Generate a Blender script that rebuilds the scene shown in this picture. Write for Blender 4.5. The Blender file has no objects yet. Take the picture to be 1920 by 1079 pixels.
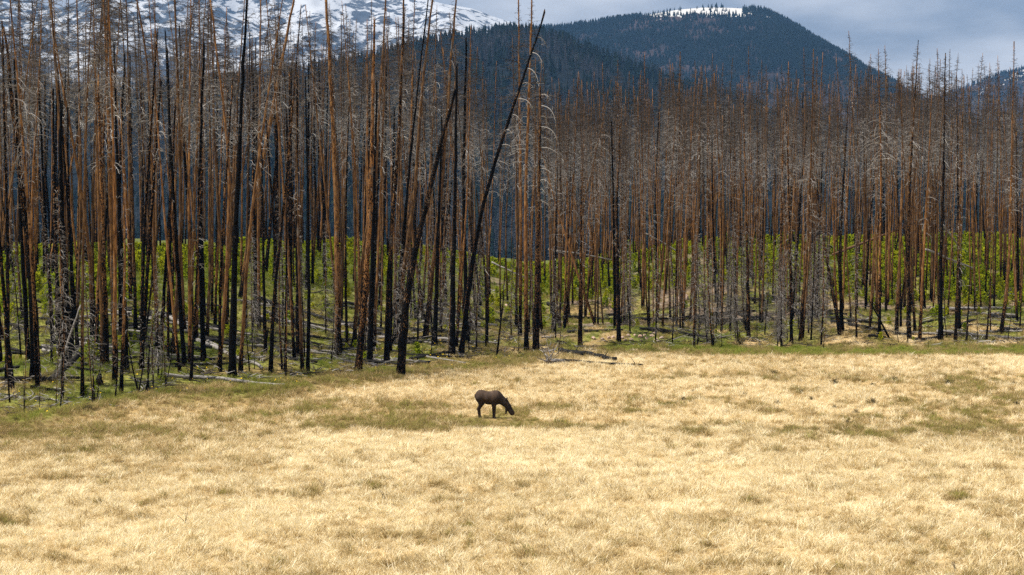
import bpy, math
import numpy as np

# ------------------------------------------------------------------ camera, sky, sun
S = bpy.context.scene
COL = S.collection
CAM_H = 12.0
FPX = 3200.0                      # focal length in photo pixels (1920 wide)
PITCH = math.atan((539.5 - 420.0) / FPX)
cam_d = bpy.data.cameras.new('camera')
cam_d.sensor_width = 36.0
cam_d.lens = FPX / 1920.0 * 36.0
cam_d.clip_start = 0.5
cam_d.clip_end = 60000.0
cam = bpy.data.objects.new('camera', cam_d)
cam.location = (0, 0, CAM_H)
cam.rotation_euler = (math.pi / 2 - PITCH, 0, 0)
COL.objects.link(cam)
S.camera = cam

SUN_EL = math.radians(63)
SUN_AZ = math.radians(-106)        # from +Y towards +X; negative = left, a little behind the camera
sun_dir = np.array([math.sin(SUN_AZ) * math.cos(SUN_EL), math.cos(SUN_AZ) * math.cos(SUN_EL), math.sin(SUN_EL)])
sun_d = bpy.data.lights.new('sun', 'SUN')
sun_d.energy = 4.6
sun_d.angle = math.radians(0.5)
sun_d.color = (1.0, 0.93, 0.82)
sun = bpy.data.objects.new('sun', sun_d)
from mathutils import Vector
sun.rotation_euler = Vector(tuple(sun_dir)).to_track_quat('Z', 'Y').to_euler()
sun.location = (-60, -60, 90)
COL.objects.link(sun)

W = bpy.data.worlds.new('World')
S.world = W
W.use_nodes = True
nt = W.node_tree
nt.nodes.clear()
def N(tree, typ, **kw):
    n = tree.nodes.new(typ)
    for k, v in kw.items():
        setattr(n, k, v)
    return n
wo = N(nt, 'ShaderNodeOutputWorld')
sky = N(nt, 'ShaderNodeTexSky', sky_type='NISHITA')
sky.sun_disc = False
sky.sun_elevation = SUN_EL
sky.sun_rotation = SUN_AZ
sky.altitude = 2700
bg1 = N(nt, 'ShaderNodeBackground'); bg1.inputs[1].default_value = 0.08
nt.links.new(sky.outputs[0], bg1.inputs[0])
tc = N(nt, 'ShaderNodeTexCoord')
mp = N(nt, 'ShaderNodeMapping'); mp.inputs['Scale'].default_value = (1.3, 1.3, 4.2)
mp.inputs['Location'].default_value = (0.35, 0.1, 0.22)
nt.links.new(tc.outputs['Generated'], mp.inputs[0])
nz = N(nt, 'ShaderNodeTexNoise'); nz.inputs['Scale'].default_value = 6.5; nz.inputs['Detail'].default_value = 6; nz.inputs['Roughness'].default_value = 0.48
nt.links.new(mp.outputs[0], nz.inputs['Vector'])
cr = N(nt, 'ShaderNodeValToRGB')
cr.color_ramp.elements[0].position = 0.34; cr.color_ramp.elements[0].color = (0.275, 0.268, 0.262, 1)
cr.color_ramp.elements[1].position = 0.64; cr.color_ramp.elements[1].color = (0.74, 0.70, 0.655, 1)
nt.links.new(nz.outputs[0], cr.inputs[0])
bg2 = N(nt, 'ShaderNodeBackground'); bg2.inputs[1].default_value = 0.86
nt.links.new(cr.outputs[0], bg2.inputs[0])
mx = N(nt, 'ShaderNodeMixShader'); mx.inputs[0].default_value = 0.86
nt.links.new(bg1.outputs[0], mx.inputs[1]); nt.links.new(bg2.outputs[0], mx.inputs[2])
nt.links.new(mx.outputs[0], wo.inputs[0])

S.view_settings.view_transform = 'Standard'
S.view_settings.look = 'None'
S.view_settings.exposure = 0.72
S.view_settings.gamma = 1.0
S.view_settings.use_curve_mapping = False
S.render.engine = 'CYCLES'
S.cycles.max_bounces = 5
S.cycles.diffuse_bounces = 3
S.cycles.glossy_bounces = 2
S.cycles.transmission_bounces = 3
S.cycles.volume_bounces = 0
S.cycles.use_denoising = False
S.cycles.sample_clamp_indirect = 3.0
S.cycles.sample_clamp_direct = 6.0
S.render.filter_size = 1.0

# ------------------------------------------------------------------ maths helpers
R = np.random.default_rng(7)
def smooth(a, b, x):
    t = np.clip((np.asarray(x, float) - a) / (b - a), 0, 1)
    return t * t * (3 - 2 * t)
def _hash(ix, iy, seed):
    h = (ix.astype(np.int64) * 374761393 + iy.astype(np.int64) * 668265263 + seed * 1442695041) & 0xFFFFFFFF
    h = ((h ^ (h >> 13)) * 1274126177) & 0xFFFFFFFF
    h = h ^ (h >> 16)
    return (h & 0xFFFFFF) / float(0xFFFFFF)
def vnoise(x, y, seed=0):
    x = np.asarray(x, float); y = np.asarray(y, float)
    ix, iy = np.floor(x), np.floor(y)
    fx, fy = x - ix, y - iy
    fx = fx * fx * (3 - 2 * fx); fy = fy * fy * (3 - 2 * fy)
    a = _hash(ix, iy, seed); b = _hash(ix + 1, iy, seed); c = _hash(ix, iy + 1, seed); d = _hash(ix + 1, iy + 1, seed)
    return (a * (1 - fx) + b * fx) * (1 - fy) + (c * (1 - fx) + d * fx) * fy
def fbm(x, y, oct=4, seed=0, rough=0.5):
    s, a, t = 0, 1.0, 0
    for o in range(oct):
        s = s + a * vnoise(np.asarray(x) * 2 ** o, np.asarray(y) * 2 ** o, seed + o * 17)
        t += a; a *= rough
    return s / t
def ray(px, py):
    cx = (px - 960.0) / FPX; cy = -(py - 539.5) / FPX
    cp, sp = math.cos(PITCH), math.sin(PITCH)
    return np.array([cx, cp + cy * sp, -sp + cy * cp])
def at_depth(px, py, Y):
    d = ray(px, py)
    return np.array([0, 0, CAM_H]) + d * (Y / d[1])
def project(x, y, z):
    cp, sp = math.cos(PITCH), math.sin(PITCH)
    dz = np.asarray(z) - CAM_H
    f = np.asarray(y) * cp - dz * sp
    u = np.asarray(y) * sp + dz * cp
    return 960 + FPX * np.asarray(x) / f, 539.5 - FPX * u / f

# forest edge in plan: where the dry meadow gives way to the burned stand
_bx = np.array([-400, -75, -42, -30, -24, -16, -11, -2.7, 6.9, 17, 49, 110, 400.])
_by = np.array([96, 98, 99, 101, 118, 124, 135, 145, 157, 160, 163, 166, 170.])
def edge_y(x): return np.interp(x, _bx, _by)
def ground_z(x, y):
    x = np.asarray(x, float); y = np.asarray(y, float)
    s = y - edge_y(x)
    k = np.interp(x, [-400, -60, -20, -8, 3, 13, 20, 27, 42, 90, 400], [8.1, 8.1, 7.6, 5.7, 4.3, 5.1, 6.5, 7.3, 7.9, 8.2, 8.2])
    reach = np.interp(x, [-400, -30, -5, 15, 25, 50, 400], [118, 112, 98, 96, 88, 98, 104])
    k = k * (1 + .36 * (fbm(x / 9.0, y / 60.0, 3, 207) - .5))
    rise = k * smooth(0, 1, np.clip(s / reach, 0, 1))
    rise = 0.72 * rise + 0.28 * k * np.clip(s / reach, 0, 1)
    far = -36 * smooth(300, 900, y)
    z = rise + far
    inside = smooth(0, 14, s)
    z = z + (fbm(x / 17, y / 19, 3, 3) - 0.5) * 3.2 * inside * smooth(400, 250, y)
    z = z + (fbm(x / 5, y / 5, 3, 9) - 0.5) * (0.16 + 0.5 * inside) * smooth(320, 200, y)
    # low bank where the meadow meets the left wood, dip beside it
    z = z + 0.35 * np.exp(-((s + 2) / 5.0) ** 2) * smooth(-3, -14, x) - 0.25 * np.exp(-((s + 11) / 6.0) ** 2) * smooth(-3, -14, x)
    # mound that carries the rock pile
    z = z + 1.0 * np.exp(-(((x - 12.0) / 6.5) ** 2 + ((y - 168.5) / 5.0) ** 2))
    # road bank under the camera
    z = z + 9.0 * smooth(38, 2, y)
    return z
def hit(px, py):
    d = ray(px, py)
    ys = np.concatenate([np.arange(50, 340, 0.25), np.arange(340, 700, 2)])
    P = np.array([0, 0, CAM_H])[None] + d[None] * (ys / d[1])[:, None]
    below = P[:, 2] < ground_z(P[:, 0], P[:, 1])
    i = int(np.argmax(below)) if below.any() else len(ys) - 1
    p = P[i].copy(); p[2] = float(ground_z(p[0], p[1]))
    return p

# ------------------------------------------------------------------ mesh helpers
def new_mesh(name, V, quads=None, tris=None, attrs=None, smooth_shade=True, mats=(), mat_q=None, mat_t=None):
    V = np.asarray(V, np.float32).reshape(-1, 3)
    q = np.zeros((0, 4), np.int32) if quads is None or len(quads) == 0 else np.asarray(quads, np.int32).reshape(-1, 4)
    t = np.zeros((0, 3), np.int32) if tris is None or len(tris) == 0 else np.asarray(tris, np.int32).reshape(-1, 3)
    me = bpy.data.meshes.new(name)
    me.vertices.add(len(V)); me.vertices.foreach_set('co', V.ravel())
    nl = q.size + t.size
    me.loops.add(nl)
    me.loops.foreach_set('vertex_index', np.concatenate([q.ravel(), t.ravel()]).astype(np.int32))
    me.polygons.add(len(q) + len(t))
    ls = np.concatenate([np.arange(len(q)) * 4, q.size + np.arange(len(t)) * 3]).astype(np.int32)
    me.polygons.foreach_set('loop_start', ls)
    me.polygons.foreach_set('use_smooth', np.full(len(q) + len(t), smooth_shade, bool))
    if mat_q is not None or mat_t is not None:
        mi = np.concatenate([np.zeros(len(q), np.int32) if mat_q is None else mat_q, np.zeros(len(t), np.int32) if mat_t is None else mat_t])
        me.polygons.foreach_set('material_index', mi.astype(np.int32))
    for k, a in (attrs or {}).items():
        a = np.asarray(a, np.float32)
        if a.ndim == 1:
            at = me.attributes.new(k, 'FLOAT', 'POINT'); at.data.foreach_set('value', a)
        else:
            at = me.attributes.new(k, 'FLOAT_VECTOR', 'POINT'); at.data.foreach_set('vector', a.ravel())
    for m in mats: me.materials.append(m)
    me.update(calc_edges=True)
    return me
def link(name, data, parent=None, loc=None):
    o = bpy.data.objects.new(name, data)
    COL.objects.link(o)
    if parent is not None: o.parent = parent
    if loc is not None: o.location = tuple(float(v) for v in loc)
    return o
def tag(o, label=None, cat=None, group=None, kind=None):
    if label: o['label'] = label
    if cat: o['category'] = cat
    if group: o['group'] = group
    if kind: o['kind'] = kind
    return o
def tubes(P, Rr, sides=3, cap=False):
    """many polylines [B,K,3] with radii [B,K] -> verts, quads"""
    P = np.asarray(P, float); B, K, _ = P.shape
    T = np.gradient(P, axis=1)
    T /= np.linalg.norm(T, axis=2, keepdims=True) + 1e-9
    ref = np.where(np.abs(T[..., 2:3]) > 0.9, np.array([1., 0, 0]), np.array([0, 0, 1.]))
    ref = np.broadcast_to(ref[:, :1], T.shape) if K > 1 else ref
    A = np.cross(T, ref); A /= np.linalg.norm(A, axis=2, keepdims=True) + 1e-9
    Bn = np.cross(T, A)
    ang = np.arange(sides) * 2 * math.pi / sides
    V = P[:, :, None] + Rr[:, :, None, None] * (A[:, :, None] * np.cos(ang)[None, None, :, None] + Bn[:, :, None] * np.sin(ang)[None, None, :, None])
    idx = np.arange(B * K * sides).reshape(B, K, sides)
    a = idx[:, :-1]; b = idx[:, 1:]
    q = np.stack([a, np.roll(a, -1, 2), np.roll(b, -1, 2), b], -1).reshape(-1, 4)
    V = V.reshape(-1, 3)
    if cap and sides >= 4:
        c0 = len(V)
        V = np.concatenate([V, P[:, 0], P[:, -1]])
        tr = []
        for e, off, fl in ((0, c0, 1), (K - 1, c0 + B, 0)):
            ring = idx[:, e]; nx = np.roll(ring, -1, 1)
            c = np.repeat((off + np.arange(B))[:, None], sides, 1)
            tr.append(np.stack([c, nx, ring] if fl else [c, ring, nx], -1).reshape(-1, 3))
        return V, q, np.concatenate(tr)
    return V, q, np.zeros((0, 3), int)

# ------------------------------------------------------------------ material helpers
def mat(name):
    m = bpy.data.materials.new(name); m.use_nodes = True
    m.node_tree.nodes.clear()
    return m, m.node_tree
def ramp(t, fac, stops):
    r = N(t, 'ShaderNodeValToRGB')
    while len(r.color_ramp.elements) < len(stops): r.color_ramp.elements.new(0.5)
    for e, (p, c) in zip(r.color_ramp.elements, stops):
        e.position = p; e.color = (*c, 1)
    if fac is not None: t.links.new(fac, r.inputs[0])
    return r.outputs[0]
def attr(t, name, typ='GEOMETRY'):
    a = N(t, 'ShaderNodeAttribute', attribute_type=typ); a.attribute_name = name
    return a
def noise(t, scale, detail=4, vec=None, rough=0.55, dist=0.0):
    n = N(t, 'ShaderNodeTexNoise'); n.inputs['Scale'].default_value = scale; n.inputs['Detail'].default_value = detail
    n.inputs['Roughness'].default_value = rough; n.inputs['Distortion'].default_value = dist
    if vec is not None: t.links.new(vec, n.inputs['Vector'])
    return n.outputs[0]
def mapping(t, scale, src='Object'):
    c = N(t, 'ShaderNodeTexCoord'); m = N(t, 'ShaderNodeMapping'); m.inputs['Scale'].default_value = scale
    t.links.new(c.outputs[src], m.inputs[0]); return m.outputs[0]
def math_(t, op, a, b=None, clamp=False):
    m = N(t, 'ShaderNodeMath', operation=op); m.use_clamp = clamp
    for i, v in enumerate((a, b)):
        if v is None: continue
        if isinstance(v, (int, float)): m.inputs[i].default_value = v
        else: t.links.new(v, m.inputs[i])
    return m.outputs[0]
def mixc(t, fac, a, b, mode='MIX'):
    m = N(t, 'ShaderNodeMix', data_type='RGBA', blend_type=mode)
    for i, v in ((0, fac), (6, a), (7, b)):
        if isinstance(v, (int, float)): m.inputs[i].default_value = v
        elif isinstance(v, tuple): m.inputs[i].default_value = (*v, 1)
        else: t.links.new(v, m.inputs[i])
    return m.outputs[2]
def mrange(t, v, a, b, c=0.0, d=1.0):
    m = N(t, 'ShaderNodeMapRange'); m.inputs[1].default_value = a; m.inputs[2].default_value = b; m.inputs[3].default_value = c; m.inputs[4].default_value = d
    t.links.new(v, m.inputs[0]); return m.outputs[0]
def bsdf(t, color, rough=0.85, bump=None, bstr=0.4, bdist=0.02, spec=0.25):
    p = N(t, 'ShaderNodeBsdfPrincipled'); o = N(t, 'ShaderNodeOutputMaterial')
    if isinstance(color, tuple): p.inputs['Base Color'].default_value = (*color, 1)
    else: t.links.new(color, p.inputs['Base Color'])
    p.inputs['Roughness'].default_value = rough
    p.inputs['Specular IOR Level'].default_value = spec
    if bump is not None:
        b = N(t, 'ShaderNodeBump'); b.inputs['Strength'].default_value = bstr; b.inputs['Distance'].default_value = bdist
        t.links.new(bump, b.inputs['Height']); t.links.new(b.outputs[0], p.inputs['Normal'])
    t.links.new(p.outputs[0], o.inputs[0])
    return p
def leafy(t, color, trans=0.35):
    d = N(t, 'ShaderNodeBsdfDiffuse'); tr = N(t, 'ShaderNodeBsdfTranslucent'); m = N(t, 'ShaderNodeMixShader'); o = N(t, 'ShaderNodeOutputMaterial')
    t.links.new(color, d.inputs[0]); t.links.new(color, tr.inputs[0]); m.inputs[0].default_value = trans
    t.links.new(d.outputs[0], m.inputs[1]); t.links.new(tr.outputs[0], m.inputs[2]); t.links.new(m.outputs[0], o.inputs[0])

# bark: rust flakes over char; vertex attribute 'char' (0 bare rust bark .. 1 burned black), 'rnd' per tree
def make_bark():
    m, t = mat('burned_bark')
    v1 = mapping(t, (9, 9, 1.6)); v2 = mapping(t, (26, 26, 5)); v3 = mapping(t, (14, 14, 7))
    n1 = noise(t, 1.0, 4, v1); n2 = noise(t, 1.0, 3, v2); n3 = noise(t, 1.0, 3, v3, 0.6)
    ch = attr(t, 'char').outputs['Fac']; rn = attr(t, 'rnd').outputs['Fac']
    oi = N(t, 'ShaderNodeObjectInfo').outputs['Random']
    rr = math_(t, 'FRACT', math_(t, 'ADD', rn, oi))
    bark = ramp(t, n1, [(0.28, (0.038, 0.022, 0.014)), (0.45, (0.135, 0.074, 0.036)), (0.61, (0.27, 0.155, 0.070)), (0.80, (0.43, 0.275, 0.14))])
    hue = ramp(t, rr, [(0.0, (0.38, 0.40, 0.45)), (0.25, (0.74, 0.72, 0.70)), (0.55, (1.0, 0.90, 0.76)), (0.8, (1.2, 1.02, 0.80)), (1.0, (0.58, 0.64, 0.74))])
    bark = mixc(t, 1.0, bark, hue, 'MULTIPLY')
    n4 = noise(t, 1.0, 3, mapping(t, (2.2, 2.2, .55)), .6)
    bark = mixc(t, mrange(t, n4, .58, .68), bark, ramp(t, n1, [(.3, (.075, .062, .053)), (.7, (.20, .175, .155))]))
    blk = ramp(t, n2, [(0.3, (0.0015, 0.0014, 0.0014)), (0.62, (0.004, 0.0038, 0.0038)), (0.8, (0.022, 0.021, 0.022))])
    # flakes of bark left on charred wood
    e = math_(t, 'SUBTRACT', math_(t, 'ADD', ch, math_(t, 'MULTIPLY', math_(t, 'SUBTRACT', 0.5, n4), 0.9)), math_(t, 'MULTIPLY', math_(t, 'SUBTRACT', n3, 0.5), 2.1))
    f = mrange(t, e, 0.42, 0.56)
    c = mixc(t, f, bark, blk)
    bsdf(t, c, 0.92, n2, 0.6, 0.03, 0.05)
    return m
BARK = make_bark()
def make_twig():
    m, t = mat('weathered_twigs')
    tone = attr(t, 'tone').outputs['Fac']
    c = ramp(t, tone, [(0.0, (0.42, 0.41, 0.40)), (0.2, (0.20, 0.187, 0.18)), (0.5, (0.092, 0.075, 0.064)), (1.0, (0.030, 0.024, 0.020))])
    bsdf(t, c, 0.8, spec=0.2)
    return m
TWIG = make_twig()
def make_log():
    m, t = mat('fallen_wood')
    g = attr(t, 'grey').outputs['Fac']
    n1 = noise(t, 3.0, 4, mapping(t, (1, 5, 5))); n2 = noise(t, 9.0, 3)
    blk = ramp(t, n2, [(0.35, (0.005, 0.005, 0.005)), (0.7, (0.02, 0.019, 0.019))])
    gr = ramp(t, n1, [(0.3, (0.09, 0.08, 0.075)), (0.55, (0.26, 0.245, 0.235)), (0.75, (0.40, 0.38, 0.36))])
    br = ramp(t, n1, [(0.3, (0.05, 0.028, 0.018)), (0.7, (0.20, 0.11, 0.055))])
    c = mixc(t, mrange(t, math_(t, 'ADD', g, math_(t, 'MULTIPLY', math_(t, 'SUBTRACT', n1, 0.5), 0.9)), 0.35, 0.6), blk, gr)
    c = mixc(t, attr(t, 'rust').outputs['Fac'], c, br)
    bsdf(t, c, 0.85, n1, 0.5, 0.03, 0.2)
    return m
LOGM = make_log()
def make_grass():
    m, t = mat('grass_blades')
    tint = attr(t, 'tint', 'INSTANCER').outputs['Fac']
    bl = attr(t, 'bl').outputs['Fac']
    f = math_(t, 'ADD', tint, math_(t, 'MULTIPLY', math_(t, 'SUBTRACT', bl, 0.5), 0.42), True)
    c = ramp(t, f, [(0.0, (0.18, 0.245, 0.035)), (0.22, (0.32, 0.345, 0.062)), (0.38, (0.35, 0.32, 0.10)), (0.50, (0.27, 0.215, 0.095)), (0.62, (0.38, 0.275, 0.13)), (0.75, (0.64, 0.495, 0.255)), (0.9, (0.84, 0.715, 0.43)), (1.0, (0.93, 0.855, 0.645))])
    leafy(t, c, 0.3)
    return m
GRASS = make_grass()
def make_pine():
    m, t = mat('young_pine_needles')
    tint = attr(t, 'bl').outputs['Fac']
    oi = N(t, 'ShaderNodeObjectInfo').outputs['Random']
    c = ramp(t, tint, [(0.0, (0.15, 0.20, 0.010)), (0.5, (0.29, 0.345, 0.016)), (1.0, (0.44, 0.47, 0.03))])
    c = mixc(t, 1.0, c, ramp(t, oi, [(0, (0.75, 0.85, 0.9)), (0.5, (1, 1, 1)), (1, (1.25, 1.12, 0.9))]), 'MULTIPLY')
    leafy(t, c, 0.45)
    return m
PINE = make_pine()
def make_conifer():
    m, t = mat('conifer_needles')
    tint = attr(t, 'tint', 'INSTANCER').outputs['Fac']
    c = ramp(t, tint, [(0.0, (0.005, 0.010, 0.009)), (0.45, (0.010, 0.018, 0.013)), (0.6, (0.018, 0.026, 0.015)), (0.75, (0.024, 0.026, 0.029)), (1.0, (0.050, 0.052, 0.057))])  # cloud shade over the hills put into needle colours darker than real ones
    bsdf(t, c, 0.95, spec=0.0)
    return m
CONIF = make_conifer()
def make_rock():
    m, t = mat('pale_granite')
    oi = N(t, 'ShaderNodeObjectInfo').outputs['Random']
    n1 = noise(t, 3.5, 5, mapping(t, (1, 1, 1)))
    a = ramp(t, n1, [(0.3, (0.20, 0.15, 0.13)), (0.55, (0.46, 0.37, 0.32)), (0.75, (0.60, 0.54, 0.49))])
    c = mixc(t, 1.0, a, ramp(t, oi, [(0, (0.75, 0.78, 0.82)), (0.4, (1.05, 0.92, 0.84)), (0.8, (1.1, 1.02, 0.96)), (1, (0.9, 0.72, 0.62))]), 'MULTIPLY')
    bsdf(t, c, 0.9, n1, 0.5, 0.05, 0.2)
    return m
ROCK = make_rock()

# ------------------------------------------------------------------ meadow colour field (0 green .. 1 bleached straw), in world position
def blob(px, py, cx, cy, rx, ry):
    return np.exp(-(((px - cx) / rx) ** 2 + ((py - cy) / ry) ** 2))
def tint_field(x, y):
    z = ground_z(x, y)
    px, py = project(x, y, z)
    s = y - edge_y(x)
    n = fbm(x / 9, y / 14, 4, 21)
    n2 = fbm(x / 2.6, y / 3.6, 3, 33)
    n3 = fbm(x / 22, y / 26, 3, 45)
    v = 0.89 + (n - 0.5) * 0.26 + (n2 - 0.5) * 0.26 + (n3 - 0.5) * 0.18
    k = 0.25 + 1.5 * smooth(.36, .64, n2)
    k2 = 0.15 + 1.7 * smooth(.40, .62, fbm(x / 1.3, y / 2.2, 3, 131))
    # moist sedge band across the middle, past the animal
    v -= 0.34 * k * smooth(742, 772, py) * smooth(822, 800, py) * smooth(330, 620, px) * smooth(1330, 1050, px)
    v -= (.35 + .5 * k) * (0.50 * blob(px, py, 120, 815, 320, 19) + 0.34 * blob(px, py, 430, 784, 240, 18)) + 0.14 * blob(px, py, 60, 850, 300, 14)  # dark left band: shade beside the bank put into the grass colour
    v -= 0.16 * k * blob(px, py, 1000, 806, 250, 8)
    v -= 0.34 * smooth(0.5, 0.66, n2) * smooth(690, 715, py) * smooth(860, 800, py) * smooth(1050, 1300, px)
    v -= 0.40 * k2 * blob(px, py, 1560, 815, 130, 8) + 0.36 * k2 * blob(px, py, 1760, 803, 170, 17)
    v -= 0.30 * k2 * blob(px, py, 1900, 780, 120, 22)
    for cx, cy, rx, ry in ((50, 936, 70, 9), (150, 948, 40, 8), (310, 946, 60, 9), (215, 970, 90, 8), (60, 985, 90, 12), (590, 936, 40, 12), (420, 930, 14, 5),
                           (1060, 895, 16, 6), (1240, 893, 40, 7), (880, 988, 8, 5), (760, 1004, 60, 10), (1520, 910, 12, 6), (1420, 946, 40, 8), (1800, 936, 20, 7),
                           (1180, 890, 30, 6), (700, 925, 40, 8), (1150, 1025, 7, 5), (1225, 1028, 6, 5), (30, 1040, 50, 10), (120, 1060, 40, 8)):
        v -= 0.27 * k2 * blob(px, py, cx, cy, rx, ry)
    v -= 0.07 * smooth(960, 1079, py)
    v = np.maximum(v, 0.53)
    tuf = fbm(x / .55, y / .8, 2, 171)
    v = v + (tuf - .5) * .46
    # edge: green fringe
    lf = smooth(10, -4, x)
    fr = smooth(-9 - 3 * lf, 4 - 3 * lf, s + (n - 0.5) * 12 + (n2 - .5) * 6)
    g = 0.24 - .05 * lf + (0.12 - .07 * lf) * smooth(16, 2, s) + (n - 0.5) * 0.50 + (n2 - 0.5) * 0.55 + 0.16 * smooth(0.4, 0.7, n3)
    v = v * (1 - fr) + g * fr
    strip = smooth(650, 654, py) * smooth(671, 664, py) * smooth(1230, 1420, px)
    v = v * (1 - 0.85 * strip) + 0.10 * 0.85 * strip
    mound = np.exp(-(((x - 12.0) / 8.5) ** 2 + ((y - 165.0) / 6.5) ** 2))
    v = v - 0.3 * mound
    straw = 0.40 * smooth(0.52, 0.68, n2) * fr * (1 - .5 * smooth(10, 34, s)) * (1 - .55 * lf)
    deep = smooth(45, 75, s)
    v = (v + straw) * (1 - deep) + np.minimum(v, .08) * deep
    return np.clip(v, 0.0, 1.0)

# ------------------------------------------------------------------ ground sheet
def axis(lo_hi, fine, step, grow=1.16):
    a, b = fine
    xs = list(np.arange(a, b + 1e-6, step))
    d = step; v = b
    while v < lo_hi[1]:
        d *= grow; v += d; xs.append(v)
    d = step; v = a
    while v > lo_hi[0]:
        d *= grow; v -= d; xs.insert(0, v)
    return np.array(xs)
gx = axis((-13000, 13000), (-95, 105), 1.0); gy = axis((-400, 10500), (44, 300), 1.0)
GX, GY = np.meshgrid(gx, gy)
GZ = ground_z(GX, GY)
nx_, ny_ = len(gx), len(gy)
idx = np.arange(nx_ * ny_).reshape(ny_, nx_)
q = np.stack([idx[:-1, :-1], idx[:-1, 1:], idx[1:, 1:], idx[1:, :-1]], -1).reshape(-1, 4)
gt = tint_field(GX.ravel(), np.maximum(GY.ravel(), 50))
dirt = smooth(0.50, 0.66, fbm(GX.ravel() / 6, GY.ravel() / 5, 4, 77)) * smooth(4, 20, GY.ravel() - edge_y(GX.ravel())) * (0.25 + 0.75 * smooth(-12, 0, GX.ravel()))
dirt *= smooth(100, 60, GY.ravel() - edge_y(GX.ravel()))
gm, t = mat('meadow_soil')
ti = attr(t, 'tint').outputs['Fac']
nn = noise(t, 2.2, 6, mapping(t, (1, 1, 1)), 0.65)
f = math_(t, 'ADD', ti, math_(t, 'MULTIPLY', math_(t, 'SUBTRACT', nn, 0.5), 0.5), True)
c = ramp(t, f, [(0.0, (0.055, 0.075, 0.018)), (0.3, (0.20, 0.205, 0.045)), (0.5, (0.20, 0.155, 0.06)), (0.75, (0.36, 0.25, 0.11)), (1.0, (0.50, 0.37, 0.19))])
dt = ramp(t, nn, [(0.35, (0.075, 0.055, 0.04)), (0.6, (0.24, 0.18, 0.13)), (0.75, (0.36, 0.28, 0.22))])
c = mixc(t, attr(t, 'dirt').outputs['Fac'], c, dt)
bsdf(t, c, 0.95, nn, 0.6, 0.08, 0.1)
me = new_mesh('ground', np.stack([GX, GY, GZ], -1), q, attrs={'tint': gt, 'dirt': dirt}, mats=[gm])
tag(link('ground', me), kind='structure', label='dry straw meadow rising to green burned forest floor')

# ------------------------------------------------------------------ hills and mountains
def hill(name, crest, Y, front, back, base, step, nv, relief, rscale, seed, m, snow=None, power=1.15, label=None):
    cp = np.array(crest, float)
    pxs = np.arange(cp[0, 0], cp[-1, 0] + 1, step)
    pys = np.interp(pxs, cp[:, 0], cp[:, 1])
    k = max(1, int(26 / step)); ker = np.hanning(2 * k + 3); ker /= ker.sum()
    pys = np.convolve(np.pad(pys, k + 1, mode='edge'), ker, mode='valid')
    cz = CAM_H + (420 - pys) / FPX * Y
    xs = (pxs - 960) / FPX * Y
    u = np.linspace(0, 1, nv)
    yy = np.concatenate([Y - front * (1 - u) ** 1.7, Y + back * np.linspace(0.02, 1, nv // 4)])
    tt = np.concatenate([-(1 - u) ** 1.7, np.linspace(0.02, 1, nv // 4)])
    X, Yg = np.meshgrid(xs, yy)
    prof = np.where(tt < 0, (1 + np.minimum(tt, 0)) ** power, 1 - 0.6 * np.clip(tt, 0, 1) ** 1.3)
    Z = base + (cz[None] - base) * prof[:, None]
    edge = np.clip(np.abs(tt) * 5, 0.0, 1) * np.where(tt < 0, np.clip((1 + tt) * 4, 0, 1), 1)
    rid = 1 - np.abs(2 * fbm(X / rscale, Yg / (rscale * 2.2), 5, seed, 0.55) - 1)
    Z = Z + (rid - 0.72) * relief * (0.12 + edge[:, None])
    n1, n2 = X.shape[1], X.shape[0]
    ix = np.arange(n1 * n2).reshape(n2, n1)
    qd = np.stack([ix[:-1, :-1], ix[:-1, 1:], ix[1:, 1:], ix[1:, :-1]], -1).reshape(-1, 4)
    at = {}
    if snow is not None:
        PX, PY = project(X.ravel(), Yg.ravel(), Z.ravel())
        at['snow'] = snow(PX, PY, np.broadcast_to(tt[:, None], X.shape).ravel(), X.ravel(), Yg.ravel(), Z.ravel())
    o = link(name, new_mesh(name, np.stack([X, Yg, Z], -1), qd, attrs=at, mats=[m]))
    tag(o, kind='structure', label=label)
    return X, Yg, Z, tt, pxs

# far snow range
sm, t = mat('snow_and_rock')
v = mapping(t, (1, 0.55, 1.7))
n1 = noise(t, 0.0058, 8, v, 0.64, 0.6); n2 = noise(t, 0.018, 6, v, 0.6)
sn = attr(t, 'snow').outputs['Fac']
g = N(t, 'ShaderNodeNewGeometry'); sx = N(t, 'ShaderNodeSeparateXYZ'); t.links.new(g.outputs['Normal'], sx.inputs[0])
k = math_(t, 'ADD', math_(t, 'ADD', sn, math_(t, 'MULTIPLY', math_(t, 'SUBTRACT', n1, 0.5), 2.6)), math_(t, 'MULTIPLY', math_(t, 'SUBTRACT', n2, 0.5), 1.7))
rock = ramp(t, n2, [(0.3, (0.035, 0.038, 0.045)), (0.6, (0.10, 0.10, 0.11)), (0.8, (0.16, 0.155, 0.16))])
forest = ramp(t, n2, [(0.4, (0.012, 0.018, 0.016)), (0.7, (0.03, 0.04, 0.035))])
c = mixc(t, attr(t, 'snow').outputs['Fac'], forest, rock)
c = mixc(t, mrange(t, k, 0.55, 0.68), c, (0.46, 0.48, 0.52))
bsdf(t, c, 0.8, spec=0.1)
def snow_far(PX, PY, tt, X, Y, Z):
    a = smooth(330, 640, Z + (fbm(X / 240, Y / 240, 4, 5) - 0.5) * 420)
    b = 0.57 * a + 0.10 * smooth(430, 620, PX) + 0.09 * smooth(640, 900, PX) * smooth(420, 700, Z)
    return np.clip(b, 0, 1)
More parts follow.
